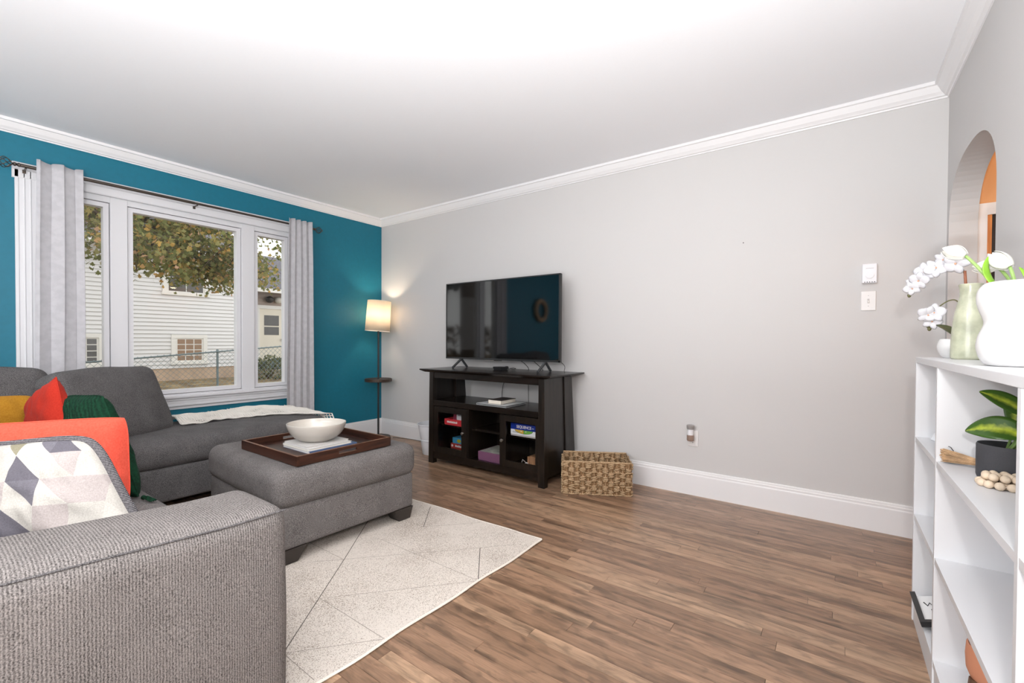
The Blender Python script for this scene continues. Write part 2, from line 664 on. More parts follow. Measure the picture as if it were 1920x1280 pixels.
# hallway beyond the arch
M_hall = mat('warm_hall_paint', (214, 160, 110), 0.6)
M_doorwood = wood('amber_door_wood', (196, 120, 62), (226, 150, 84), 'Z', 0.35)
structure(MB().box(XT, 2.2, 3.30, 3.40, -.14, ZC).obj('wall_hall_end', M_hall))
structure(MB().box(1.75, 1.85, YR, 3.30, -.14, ZC).obj('wall_hall_side', M_hall))
dr = struct_root('door_1', (.70, 3.28, 0))
MB().box(.588, .624, 3.272, 3.30, 0, 1.80).box(.624, 1.6, 3.272, 3.30, 1.74, 1.80).obj('door_casing', M_white_trim, dr)
MB().box(.624, .641, 3.276, 3.30, 0, 1.74).obj('door_jamb', M_doorwood, dr)
MB().box(.641, 1.5, 3.280, 3.30, 0.01, 1.74).obj('door_leaf', mat('dark_brown_door', (40, 26, 18), .5), dr)
hl = bpy.data.lights.new('hall_lamp_glow', 'POINT')
hl.energy = 9; hl.color = (1.0, .72, .45); hl.shadow_soft_size = .08
ho = bpy.data.objects.new('hall_lamp_glow', hl); C.objects.link(ho); ho.location = (1.35, 3.0, 2.1)

# ------------------------------------------------------------------ window
win = struct_root('window_1', (XL, 1.4, .5))
m = MB()   # fluted side casings
def fluted(y0, y1, z0, z1):
    n = 3
    wd = (y1 - y0)
    poly = [(XL, y0), (XL + .018, y0)]
    for k in range(n):
        a = y0 + wd * (.12 + .76 * k / n); b = y0 + wd * (.12 + .76 * (k + 1) / n)
        poly += [(XL + .018, a + .002), (XL + .0145, a + .005), (XL + .0145, b - .005), (XL + .018, b - .002)]
    poly += [(XL + .018, y1), (XL, y1)]
    return MB().prism([(a, b) for a, b in poly], z0, z1)
fluted(.437, .548, .612, 2.207).obj('side_casing', M_white_wall_trim, win)
fluted(2.252, 2.363, .612, 2.207).obj('side_casing', M_white_wall_trim, win)
HP = [(0, 2.112), (.014, 2.112), (.018, 2.120), (.018, 2.165), (.026, 2.170), (.026, 2.196), (.034, 2.200), (.034, 2.209), (0, 2.209)]
MB().prism([(d + XL, z) for d, z in HP], .425, 2.375, 'y').obj('head_casing', M_white_wall_trim, win)
SP = [(-.03, .612), (-.03, .630), (.040, .630), (.044, .624), (.044, .612), (.034, .606), (.030, .598), (.030, .592), (.022, .586), (.022, .560), (.026, .556), (.026, .546), (.014, .536), (.014, .519), (0, .519), (0, .612)]
MB().prism([(d + XL, z) for d, z in SP], .425, 2.375, 'y').obj('sill', M_white_wall_trim, win)
XO, XI = XL - .10, XL - .012
S = [(.588, .904), (1.003, 1.792), (1.898, 2.214)]
SZ0, SZ1 = .640, 2.071
m = MB()
m.box(XO, XI, OY0, S[0][0], OZ0, OZ1); m.box(XO, XI, S[2][1], OY1, OZ0, OZ1)
for a, b in ((S[0][0], S[0][1]), (S[1][0], S[1][1]), (S[2][0], S[2][1])):
    m.box(XO, XI, a, b, OZ0, SZ0); m.box(XO, XI, a, b, SZ1, OZ1)
m.obj('window_frame', M_white_wall_trim, win)
for a, b in ((S[0][1], S[1][0]), (S[1][1], S[2][0])):
    MB().box(XO, XI + .004, a, b, OZ0, OZ1).obj('mullion', M_white_wall_trim, win, bevel=.003)
MB().box(XL - .16, XO, OY0 - .02, OY1 + .02, OZ0 - .03, OZ0).box(XL - .16, XO, OY0 - .02, OY0, OZ0, OZ1).box(XL - .16, XO, OY1, OY1 + .02, OZ0, OZ1).box(XL - .16, XO, OY0, OY1, OZ1, OZ1 + .02).obj('outer_jamb', M_white_wall_trim, win)
for a, b in S:
    g, wd = .004, .031
    a2, b2, z0, z1 = a + g, b - g, SZ0 + g, SZ1 - g
    x0, x1 = XO + .015, XI - .012
    sm = MB()
    sm.box(x0, x1, a2, a2 + wd, z0, z1).box(x0, x1, b2 - wd, b2, z0, z1)
    sm.box(x0, x1, a2 + wd, b2 - wd, z0, z0 + wd).box(x0, x1, a2 + wd, b2 - wd, z1 - wd, z1)
    s_ = sm.obj('sash', M_white_wall_trim, win)
    MB().box(x0 + .03, x0 + .034, a2 + wd, b2 - wd, z0 + wd, z1 - wd).obj('pane', M_glass, s_)
    MB().box(XO + .001, XO + .01, a, b, SZ0, SZ0 + .004).obj('gasket', M_black, s_)

# ------------------------------------------------------------------ curtain rod and curtains
M_rod = mat('brushed_pewter', (96, 88, 82), 0.35, 0.85)
XRD, ZRD = XL + .09, 2.176
rod = thing('curtain_rod', 'thin pewter curtain rod with twisted cage finials above the window', 'curtain rod', (XRD, 1.4, ZRD))
MB().cyl((XRD, .455, ZRD), (XRD, 1.40, ZRD), .0105).cyl((XRD, 1.40, ZRD), (XRD, 2.395, ZRD), .0085).obj('rod', M_rod, rod, smooth=True)
for y, sg in ((.455, -1), (2.395, 1)):
    m = MB()
    m.lathe([(.004, 0), (.012, .002), (.012, .010), (.006, .016), (.012, .022), (.012, .028), (.005, .034)], (XRD, y, ZRD), 14, M=Matrix.Rotation(-sg * math.pi / 2, 3, 'X'))
    for k in range(6):
        pts = []
        for i in range(13):
            t = i / 12
            rr = .030 * math.sin(math.pi * t) + .003
            an = 2 * math.pi * k / 6 + t * 2.2
            pts.append((XRD + rr * math.cos(an), y + sg * (.034 + .066 * t), ZRD + rr * math.sin(an)))
        m.tube(pts, .0022, 6)
    m.ball((XRD, y + sg * .104, ZRD), .007)
    m.obj('finial', M_rod, rod, smooth=True)
for y in (.478, 1.42, 2.372):
    MB().cyl((XL + .02, y, ZRD - .012), (XRD, y, ZRD - .012), .005, n=10).box(XL + .018, XL + .024, y - .008, y + .008, ZRD - .03, ZRD + .008).tube([(XRD, y, ZRD - .012), (XRD + .010, y, ZRD - .004)], .005, 8).obj('bracket', M_rod, rod)


def curtain_mat():
    m, t, p = newmat('pale_grey_linen_curtain')
    N, L = t.nodes.new, t.links.new
    tc = N('ShaderNodeTexCoord')
    n = N('ShaderNodeTexNoise'); n.inputs['Scale'].default_value = 26; n.inputs['Detail'].default_value = 4
    L(tc.outputs['Object'], n.inputs['Vector'])
    r = N('ShaderNodeValToRGB')
    r.color_ramp.elements[0].position = .4; r.color_ramp.elements[0].color = lin(178, 177, 181)
    r.color_ramp.elements[1].position = .6; r.color_ramp.elements[1].color = lin(186, 185, 189)
    L(n.outputs['Fac'], r.inputs['Fac']); L(r.outputs['Color'], p.inputs['Base Color'])
    setp(p, Roughness=.9)
    p.inputs['Transmission Weight'].default_value = 0.0
    return m
M_curtain = curtain_mat()


def curtain(name, label, y0, y1, yb0, yb1, folds, amp, seed, zb):
    root = thing(name, label, 'curtain', (XRD, (y0 + y1) / 2, zb))
    zt = 2.222
    def fn(u, v):
        z = zt + (zb - zt) * v
        a = y0 + (yb0 - y0) * v; b = y1 + (yb1 - y1) * v
        ph = u * folds * 2 * math.pi + seed
        A = amp * (.75 + .25 * math.sin(seed + 5 * u)) * (1 - .25 * v) * (1 + .25 * noise.noise(Vector((u * 4, v * 2, seed))))
        sway = .010 * noise.noise(Vector((u * 3, v * 2.2, seed + 9))) * min(1, v * 4)
        x = XRD + .020 + A * .62 * (1 + math.sin(ph)) + sway
        y = a + (b - a) * (u + .035 * math.sin(2 * ph)) + .012 * noise.noise(Vector((u * 5, v * 3, seed + 4))) * v
        zz = z + (.006 * math.sin(ph * 1.0 + 1) if v == 0 else 0)
        return (max(x, XL + .045), y, zz)
    o = MB().grid(fn, 120, 40).obj('curtain_cloth', M_curtain, root, smooth=True, solid=.003, angle=180)
    hem = MB().grid(lambda u, v: (lambda p: (p[0] + .0025, p[1], zb + .0 + .10 * (1 - v)))(fn(u, 1)), 120, 1)
    hem.obj('hem', M_curtain, root, smooth=True, angle=180)
    for k in range(int(folds)):
        yy = y0 + (y1 - y0) * (k + .5) / folds
        MB().tube([(XRD - .004, yy, ZRD + .03), (XRD + .016, yy, ZRD + .016), (XRD + .016, yy, ZRD - .016), (XRD - .004, yy, ZRD - .03)], .004, 6).obj('back_tab', M_curtain, root, smooth=True)
    return root
curtain('curtain', 'pale grey curtain gathered at the left side of the window', .515, .735, .490, .745, 2, .026, .4, .015)
curtain('curtain', 'pale grey pleated curtain by the corner floor lamp, right of the window', 2.150, 2.372, 2.120, 2.402, 4, .026, 2.1, .015)

# ------------------------------------------------------------------ rug
def rug_mat():
    m, t, p = newmat('cream_rug_pile')
    N, L = t.nodes.new, t.links.new
    tc = N('ShaderNodeTexCoord')
    n = N('ShaderNodeTexNoise'); n.inputs['Scale'].default_value = 3.2; n.inputs['Detail'].default_value = 5
    sp = N('ShaderNodeTexNoise'); sp.inputs['Scale'].default_value = 260; sp.inputs['Detail'].default_value = 2
    L(tc.outputs['Object'], n.inputs['Vector']); L(tc.outputs['Object'], sp.inputs['Vector'])
    mx = N('ShaderNodeMath'); mx.operation = 'MULTIPLY_ADD'; mx.inputs[1].default_value = .40
    L(n.outputs['Fac'], mx.inputs[0]); L(sp.outputs['Fac'], mx.inputs[2])
    r = N('ShaderNodeValToRGB')
    e = r.color_ramp.elements
    e[0].position = .50; e[0].color = lin(136, 123, 110)
    e[1].position = .72; e[1].color = lin(212, 203, 193)
    L(mx.outputs[0], r.inputs['Fac']); L(r.outputs['Color'], p.inputs['Base Color'])
    setp(p, Roughness=.95)
    b = N('ShaderNodeBump'); b.inputs['Strength'].default_value = .5; b.inputs['Distance'].default_value = .002
    L(sp.outputs['Fac'], b.inputs['Height']); L(b.outputs[0], p.inputs['Normal'])
    return m
M_rug = rug_mat()
M_rugline = mat('charcoal_rug_line', (84, 78, 72), .95)
M_rugline2 = mat('faint_rug_line', (138, 130, 121), .95)
rug = thing('area_rug', 'cream rug with thin dark triangle lines under the ottoman', 'rug', (-2.2, 1.1, 0))
def rugp(u, v):
    xr = -1.314 + .048 * (v) + .004 * math.sin(v * 31) + .004 * noise.noise(Vector((0, v * 9, 3)))
    y = -.05 + 2.08 * v + (.005 * math.sin(u * 23) if v > .99 else 0)
    x = -3.22 + (xr + 3.22) * u
    lift = 0.006 * max(0, (u - .93) / .07) * max(0, (v - .93) / .07)
    return x, y, lift
m = MB()
n_u, n_v = 40, 60
m.grid(lambda u, v: (lambda p: (p[0], p[1], .009 + p[2]))(rugp(u, v)), n_u, n_v)
k = len(m.v)
m.grid(lambda u, v: (lambda p: (p[0], p[1], .001 + p[2]))(rugp(1 - u, v)), n_u, n_v)
for j in range(n_v):
    a, b = j * (n_u + 1) + n_u, (j + 1) * (n_u + 1) + n_u
    c, d = k + (j + 1) * (n_u + 1), k + j * (n_u + 1)
    m.f.append((a, d, c, b))
for i in range(n_u):
    a, b = n_v * (n_u + 1) + i, n_v * (n_u + 1) + i + 1
    c, d = k + n_v * (n_u + 1) + n_u - i - 1, k + n_v * (n_u + 1) + n_u - i
    m.f.append((a, b, c, d))
m.obj('rug_pile', M_rug, rug, smooth=True)
# whipped edge
m = MB().tube([(lambda p: (p[0], p[1], .006 + p[2]))(rugp(1, v / 60)) for v in range(61)], .005, 6)
m.tube([(lambda p: (p[0], p[1], .006 + p[2]))(rugp(u / 40, 1)) for u in range(41)], .005, 6)
m.obj('bound_edge', mat('ivory_rug_binding', (226, 219, 208), .9), rug, smooth=True)
dark = [((-2.101, 2.005), (-1.904, 1.763)), ((-1.475, 1.758), (-1.277, 1.510)), ((-1.927, 1.265), (-1.515, .762)), ((-1.515, .762), (-1.31, .51)), ((-2.35, 1.765), (-1.927, 1.265))]
faint = [((-1.904, 1.763), (-1.680, 2.005)), ((-1.475, 1.758), (-1.275, 1.985)), ((-2.046, 1.145), (-1.704, 1.513)), ((-1.963, 1.515), (-1.277, 1.511)),
         ((-1.717, 1.016), (-1.277, 1.511)), ((-1.717, 1.016), (-1.30, 1.014)), ((-1.515, .762), (-1.315, .759)), ((-1.704, 1.513), (-1.475, 1.758)), ((-2.35, 1.765), (-1.904, 1.763)), ((-1.515, .762), (-1.30, 1.01)), ((-2.7, 1.27), (-1.927, 1.265))]
for nm, L_, wd, mt in (('pattern_line', dark, .0036, M_rugline), ('pattern_line', faint, .0022, M_rugline2)):
    for (a, b) in L_:
        a, b = Vector((*a, 0)), Vector((*b, 0))
        d = (b - a).normalized(); q = Vector((-d.y, d.x, 0)) * wd / 2
        MB().add([(*(a - q).xy, .0094), (*(b - q).xy, .0094), (*(b + q).xy, .0094), (*(a + q).xy, .0094)], [(0, 1, 2, 3)]).obj(nm, mt, rug)

# ------------------------------------------------------------------ sectional sofa
sofa = thing('sectional_sofa', 'large grey L-shaped sectional sofa with a chaise under the window', 'sofa', (-2.8, .3, 0))
def block(name, x0, x1, y0, y1, z0, z1, r, m, parent, puff=(0, 0, 0), wob=0.0, seed=0, seg=4, mid=6):
    return MB().rbox((x0 + x1) / 2, (y0 + y1) / 2, (z0 + z1) / 2, (x1 - x0) / 2, (y1 - y0) / 2, (z1 - z0) / 2, r, puff, None, seg, mid, wob, seed).obj(name, m, parent, smooth=True, angle=60)
block('base', -4.08, -1.52, -.36, .600, .07, .285, .02, M_sofa_dark, sofa)
block('chaise_base', -4.06, -3.338, .55, 2.05, .07, .285, .02, M_sofa_dark, sofa)
block('back_frame', -4.08, -1.25, -.38, -.16, .10, .74, .04, M_sofa_dark, sofa)
block('back_frame', -4.10, -3.95, -.20, 1.02, .26, .76, .04, M_sofa_dark, sofa)
block('seat_cushion', -3.33, -2.445, -.18, .615, .275, .452, .055, M_sofa, sofa, (.0, .012, .010), .004, 3)
block('seat_cushion', -2.435, -1.548, -.18, .615, .275, .452, .055, M_sofa, sofa, (.0, .012, .010), .004, 5)
block('chaise_cushion', -4.06, -3.328, -.18, 2.06, .275, .462, .065, M_sofa_dark, sofa, (.012, .01, .006), .006, 8, mid=14)
# back cushions
def lean(ex, n, ang):
    ex = Vector(ex).normalized(); n = Vector(n).normalized()
    up = Vector((0, 0, 1)) * math.cos(ang) - n * math.sin(ang)
    nn = n * math.cos(ang) + Vector((0, 0, 1)) * math.sin(ang)
    return Matrix((ex, nn, up)).transposed(), ex, nn, up
def back_cushion(p, ex, n, ang, wd, ht, th, seed):
    M, e, nn, up = lean(ex, n, ang)
    c = Vector(p) + up * ht / 2 - nn * th / 2
    return MB().rbox(c.x, c.y, c.z, wd / 2, th / 2, ht / 2, .06, (.012, .035, .022), M, 4, 10, .012, seed).obj('back_cushion', M_sofa_dark, sofa, smooth=True, angle=70)
back_cushion((-3.575, .875, .452), (-.53, .848, 0), (.848, .53, 0), R(21), .66, .485, .19, 2)
back_cushion((-3.62, .195, .452), (-.02, 1, 0), (1, .02, 0), R(16), .64, .485, .19, 6)
back_cushion((-3.05, -.02, .452), (1, 0, 0), (0, 1, 0), R(16), .80, .47, .17, 9)
back_cushion((-2.02, -.02, .452), (1, 0, 0), (0, 1, 0), R(16), .82, .47, .17, 12)
# near arm: higher towards the back, crowned top, seam along the outer top edge
def arm_mesh():
    m = MB()
    m.rbox(0, 0, 0, .149, .502, .292, .05, (.004, .012, .010), None, 5, 14, .003, 4)
    out = []
    for (x, y, z) in m.v:
        wy = y + .150
        t = (z + .292) / .584
        zz = .035 + (z + .292) / .584 * (.578 + .052 * max(0, (.5 - wy)) * 1.0)
        out.append((x - 1.397 + .004 * math.sin(wy * 6) * t, wy, zz))
    m.v = out
    return m
arm = arm_mesh().obj('arm', M_sofa_rib, sofa, smooth=True, angle=70)
pts = []
for i in range(30):
    y = .640 - .95 * i / 29
    pts.append((-1.2575, y, .035 + (.578 + .052 * max(0, .5 - y)) - .0135))
MB().tube(pts, .0026, 6).obj('seam', M_sofa_dark, arm, smooth=True)
# smooth top panel of the arm (ribs run the other way there)
for x, y in ((-1.35, .55), (-1.35, -.28), (-2.6, .5), (-3.42, 1.97), (-3.98, 1.97), (-3.98, -.28)):
    MB().hexa([(x - .035, y - .035, .011), (x + .035, y - .035, .011), (x + .035, y + .035, .011), (x - .035, y + .035, .011),
               (x - .05, y - .05, .075), (x + .05, y - .05, .075), (x + .05, y + .05, .075), (x - .05, y + .05, .075)]).obj('foot', M_foot, sofa)

# ------------------------------------------------------------------ ottoman
OTC = Vector((-2.505, 1.440, 0))
ott = thing('ottoman', 'grey upholstered storage ottoman standing on the cream rug', 'ottoman', OTC, rotz=R(-2.2))
MB().rbox(0, 0, .186, .438, .395, .104, .02, (.004, .004, 0), None, 3, 6).obj('base', M_sofa, ott, smooth=True, angle=60)
MB().rbox(0, 0, .369, .455, .412, .095, .06, (.012, .012, .0), None, 5, 10, .004, 3).obj('cushion_lid', M_sofa, ott, smooth=True, angle=70)
for sx in (-1, 1):
    for sy in (-1, 1):
        x, y = sx * .437, sy * .394       # outer corner; the leg tapers inwards
        xi, yi, xb, yb = x - sx * .135, y - sy * .135, x - sx * .095, y - sy * .095
        xo, yo = x - sx * .012, y - sy * .012
        def ring_(xa, xc, ya, yc, z):
            x0_, x1_ = sorted((xa, xc)); y0_, y1_ = sorted((ya, yc))
            return [(x0_, y0_, z), (x1_, y0_, z), (x1_, y1_, z), (x0_, y1_, z)]
        MB().hexa(ring_(xo, xb, yo, yb, .011) + ring_(x, xi, y, yi, .084)).obj('leg', M_foot, ott, bevel=.003)

# tray on the ottoman
M_tray = wood('dark_walnut_tray', (38, 20, 13), (70, 39, 26), 'X', .38, 9)
M_tray_y = wood('dark_walnut_tray_end', (38, 20, 13), (70, 39, 26), 'Y', .38, 9)
M_tray_edge = wood('worn_walnut_edge', (92, 62, 44), (122, 86, 62), 'X', .45, 9)
ZT = .468
TX0, TX1, TY0, TY1, TH = -2.690, -2.098, 1.122, 1.684, .047
tray = thing('serving_tray', 'dark wooden serving tray with cut-out handles on the ottoman', 'tray', (-2.39, 1.40, ZT))
MB().box(TX0 + .012, TX1 - .012, TY0 + .012, TY1 - .012, ZT, ZT + .010).obj('tray_base', M_tray, tray)
for y0, y1 in ((TY0, TY0 + .013), (TY1 - .013, TY1)):
    s_ = MB().box(TX0, TX1, y0, y1, ZT, ZT + TH).obj('tray_side', M_tray, tray)
    MB().box(TX0, TX1, y0 + .001, y1 - .001, ZT + TH, ZT + TH + .0015).obj('worn_edge', M_tray_edge, s_)
yc = (TY0 + TY1) / 2
for x0, x1 in ((TX0, TX0 + .013), (TX1 - .013, TX1)):
    m = MB()
    hw, z0, z1 = .055, ZT + .015, ZT + .032
    m.box(x0, x1, TY0 + .013, yc - hw, ZT, ZT + TH).box(x0, x1, yc + hw, TY1 - .013, ZT, ZT + TH)
    m.box(x0, x1, yc - hw, yc + hw, ZT, z0).box(x0, x1, yc - hw, yc + hw, z1, ZT + TH)
    s_ = m.obj('handle_side', M_tray_y, tray)
    MB().box(x0 + .001, x1 - .001, TY0 + .013, TY1 - .013, ZT + TH, ZT + TH + .0015).obj('worn_edge', M_tray_edge, s_)
    MB().box(x0 - .0005, x1 + .0005, yc - hw, yc + hw, z0, z0 + .0012).obj('handle_lip', M_tray_edge, s_)

# books in the tray
def book(name, label, x0, x1, y0, y1, z0, th, cover, group, paper=M_paper, rz=0.0, spine=0):
    c = Vector(((x0 + x1) / 2, (y0 + y1) / 2, z0))
    b = thing(name, label, 'book', c, group, rz)
    hx, hy, ct = (x1 - x0) / 2, (y1 - y0) / 2, .0018
    lx = 0 if rz else c.x; ly = 0 if rz else c.y; lz = 0 if rz else c.z
    MB().box(lx - hx + .004, lx + hx - .004, ly - hy + .001, ly + hy - .004, lz + ct, lz + th - ct).obj('pages', paper, b)
    MB().box(lx - hx, lx + hx, ly - hy, ly + hy, lz, lz + ct).box(lx - hx, lx + hx, ly - hy, ly + hy, lz + th - ct, lz + th).box(*((lx - hx, lx - hx + .002) if not spine else (lx + hx - .002, lx + hx)), ly - hy, ly + hy, lz + ct, lz + th - ct).obj('cover', cover, b)
    return b
M_bwhite = mat('white_book_cover', (204, 202, 199), .5)
M_bblue = mat('slate_blue_book_cover', (74, 92, 124), .5)
zb = ZT + .010
book('book', 'slate-blue covered book at the bottom of the tray stack', -2.508, -2.230, 1.262, 1.548, zb, .014, M_bblue, 'books in the tray', mat('white_page_block', (214, 212, 210), .8), spine=1)
book('book', 'white book in the middle of the tray stack', -2.500, -2.240, 1.258, 1.520, zb + .0142, .011, M_bwhite, 'books in the tray')
book('book', 'white covered book directly under the oval bowl', -2.490, -2.258, 1.262, 1.512, zb + .0254, .010, M_bwhite, 'books in the tray', M_bwhite)
M_bowl = mat('cream_glazed_stoneware', (196, 190, 181), .22, coat=.3, spec=.5)
zbl = zb + .0356
prof = [(.001, 0), (.070, 0), (.078, .002), (.110, .018), (.140, .046), (.156, .080), (.160, .098), (.158, .101), (.154, .098), (.150, .080), (.134, .048), (.104, .022), (.070, .009), (.001, .007)]
bw = MB().lathe([prof[0]] + spline(prof[1:-1], 4) + [prof[-1]], (-2.372, 1.384, zbl), 56, ex=(.98, .87, .93), M=Matrix.Rotation(R(36), 3, 'Z')).obj('oval_bowl', M_bowl, None, smooth=True, angle=60)
tag(bw, 'cream oval ceramic bowl resting on the books in the tray', 'bowl')

# ------------------------------------------------------------------ throw pillows
def pillow_mesh(TL, TR, BL, BR, th, seed, pinch=.06, wr=.006, n=26, belly=.42, corner=.05):
    TL, TR, BL, BR = map(Vector, (TL, TR, BL, BR))
    nrm = (TR - TL).cross(TL - BL).normalized()
    def pos(u, v, side):
        a, b = 2 * u - 1, 2 * v - 1
        cr = 1 - corner * (a * b) ** 4
        a2 = a * (1 - pinch * (1 - b * b)) * cr; b2 = b * (1 - pinch * (1 - a * a)) * cr
        uu, vv = (a2 + 1) / 2, (b2 + 1) / 2
        p = (BL * (1 - uu) + BR * uu) * (1 - vv) + (TL * (1 - uu) + TR * uu) * vv
        e = max(0, (1 - a * a) * (1 - b * b))
        t = th * e ** belly
        w_ = wr * noise.noise(Vector((uu * 7 + seed, vv * 7, side))) + .5 * wr * noise.noise(Vector((uu * 17 + seed, vv * 5, side)))
        edge = min(1, e * 8)
        return p + nrm * (side * t + w_ * edge)
    m = MB()
    m.grid(lambda u, v: pos(u, v, 1), n, n)
    k = len(m.v)
    m.grid(lambda u, v: pos(1 - u, v, -1), n, n)
    rim = [BL, BR, TR, TL]
    outline = [pos(i / n, 0, 0) for i in range(n)] + [pos(1, i / n, 0) for i in range(n)] + [pos(1 - i / n, 1, 0) for i in range(n)] + [pos(0, 1 - i / n, 0) for i in range(n)]
    return m, outline, nrm
def velvet(name, rgb, hi):
    m = weave(name, rgb, hi, 160, bump=.25, soft=.35)
    m.node_tree.nodes['Principled BSDF'].inputs['Sheen Weight'].default_value = .03
    return m
def pillow(name, label, corners, th, m, seed, edge_m=None, edge_r=.003, **k):
    root = thing(name, label, 'pillow', (sum(c[0] for c in corners) / 4, sum(c[1] for c in corners) / 4, min(c[2] for c in corners)), 'throw pillows on the sofa')
    mb, outline, nrm = pillow_mesh(*corners, th, seed, **k)
    mb.obj('pillow_cover', m, root, smooth=True, angle=180)
    MB().tube(outline, edge_r, 6, closed=True).obj('edge_seam', edge_m or m, root, smooth=True)
    return root, outline
pillow('throw_pillow', 'mustard yellow throw pillow at the left edge of the sofa', ((-3.43, .10, .815), (-3.42, .430, .790), (-3.34, .11, .455), (-3.33, .430, .455)), .062, velvet('mustard_velvet', (144, 98, 20), (178, 130, 42)), 3, wr=.016, pinch=.09, corner=.14)
pillow('throw_pillow', 'red-orange throw pillow with a peaked corner beside the green one', ((-3.33, .395, .775), (-2.955, .428, .900), (-3.24, .418, .455), (-2.76, .466, .455)), .070, velvet('red_orange_velvet', (158, 34, 22), (186, 52, 36)), 8, pinch=.0, wr=.014, corner=0.0)
# ribbed green velvet
M_green = weave('ribbed_bottle_green_velvet', (3, 28, 17), (14, 58, 37), 120, ribs=('DIAGONAL', 24, 3.0, .5), bump=.9, soft=.4)
gp, gout = pillow('throw_pillow', 'bottle-green ribbed velvet pillow with a tassel corner', ((-2.745, .430, .835), (-2.47, .495, .850), (-2.52, .465, .455), (-2.18, .545, .458)), .075, M_green, 13, wr=.012, pinch=.03)
m = MB()
for k in range(9):
    a = k * .7
    m.tube([(-2.175, .550, .465), (-2.150 + .004 * math.cos(a), .556 + .004 * math.sin(a), .468 + .003 * math.sin(a)), (-2.112 + .008 * math.cos(a), .566 + .010 * math.sin(a), .462)], [.004, .0035, .002], 5)
m.ball((-2.168, .551, .466), .009)
m.obj('tassel', M_green, gp, smooth=True)
pillow('throw_pillow', 'bright coral throw pillow behind the patterned one', ((-2.315, .02, .800), (-2.150, .502, .792), (-2.285, .03, .46), (-2.118, .502, .455)), .070, velvet('coral_velvet', (210, 72, 54), (232, 98, 78)), 21, pinch=.012, wr=.008)

# patterned pillow: diamonds and triangles in pale tones
def diamond_mat():
    m, t, p = newmat('geometric_linen_print')
    N, L = t.nodes.new, t.links.new
    at = N('ShaderNodeAttribute'); at.attribute_name = 'print'
    sx = N('ShaderNodeSeparateXYZ'); L(at.outputs['Vector'], sx.inputs[0])
    def math_(op, a_, b_=None):
        q = N('ShaderNodeMath'); q.operation = op
        for i_, v_ in enumerate((a_, b_)):
            if v_ is None: continue
            if isinstance(v_, (int, float)): q.inputs[i_].default_value = v_
            else: L(v_, q.inputs[i_])
        return q.outputs[0]
    r_ = math_('MULTIPLY', sx.outputs[1], 4.6)
    c_ = math_('SUBTRACT', math_('MULTIPLY', sx.outputs[0], 6.4), math_('MULTIPLY', r_, .5))
    up_ = math_('GREATER_THAN', math_('ADD', math_('FRACT', c_), math_('FRACT', r_)), 1.0)
    cb = N('ShaderNodeCombineXYZ')
    L(math_('FLOOR', c_), cb.inputs[0]); L(math_('FLOOR', r_), cb.inputs[1]); L(up_, cb.inputs[2])
    wn = N('ShaderNodeTexWhiteNoise'); wn.noise_dimensions = '3D'; L(cb.outputs[0], wn.inputs['Vector'])
    ramp = N('ShaderNodeValToRGB'); ramp.color_ramp.interpolation = 'CONSTANT'
    pal = ((0, (176, 172, 165)), (.28, (104, 101, 109)), (.42, (166, 157, 154)), (.54, (182, 178, 171)), (.78, (132, 127, 106)), (.87, (152, 154, 157)), (.93, (92, 89, 97)))
    e = ramp.color_ramp.elements
    while len(e) < len(pal): e.new(.5)
    for k_, (pos, c) in enumerate(pal): e[k_].position = pos; e[k_].color = lin(*c)
    L(wn.outputs['Value'], ramp.inputs['Fac'])
    tc = N('ShaderNodeTexCoord')
    n = N('ShaderNodeTexNoise'); n.inputs['Scale'].default_value = 300; n.inputs['Detail'].default_value = 2
    L(tc.outputs['Object'], n.inputs['Vector'])
    mr = N('ShaderNodeMapRange'); mr.inputs[1].default_value = .3; mr.inputs[2].default_value = .7; mr.inputs[3].default_value = .84; mr.inputs[4].default_value = 1.08
    L(n.outputs['Fac'], mr.inputs[0])
    mul = N('ShaderNodeVectorMath'); mul.operation = 'SCALE'
    L(ramp.outputs['Color'], mul.inputs[0]); L(mr.outputs[0], mul.inputs['Scale'])
    L(mul.outputs[0], p.inputs['Base Color'])
    setp(p, Roughness=.9)
    b = N('ShaderNodeBump'); b.inputs['Strength'].default_value = .3; b.inputs['Distance'].default_value = .001
    L(n.outputs['Fac'], b.inputs['Height']); L(b.outputs[0], p.inputs['Normal'])
    return m
PAT = ((-2.10, -.01, .765), (-1.815, .345, .792), (-1.900, .06, .46), (-1.605, .440, .460))
pr = thing('throw_pillow', 'pale pillow printed with grey and cream triangles, by the near arm', 'pillow', (-1.85, .2, .46), 'throw pillows on the sofa')
mb, outl, nrm = pillow_mesh(*PAT, .085, 31, n=60, pinch=.05, wr=.012, corner=.12)
po = mb.obj('pillow_cover', diamond_mat(), pr, smooth=True, angle=180)
at = po.data.attributes.new('print', 'FLOAT_VECTOR', 'POINT')
nn1 = 61 * 61
for i in range(len(po.data.vertices)):
    k = i % nn1
    u, v = (k % 61) / 60, (k // 61) / 60
    at.data[i].vector = (u if i < nn1 else 1 - u, v, 0)
# wide knitted border
knit = weave('grey_knit_border', (62, 60, 63), (122, 119, 121), 240, ribs=('Z', 70, 1.5, .5), bump=.9)
MB().tube(outl, .0135, 10, closed=True).obj('knit_border', knit, pr, smooth=True)

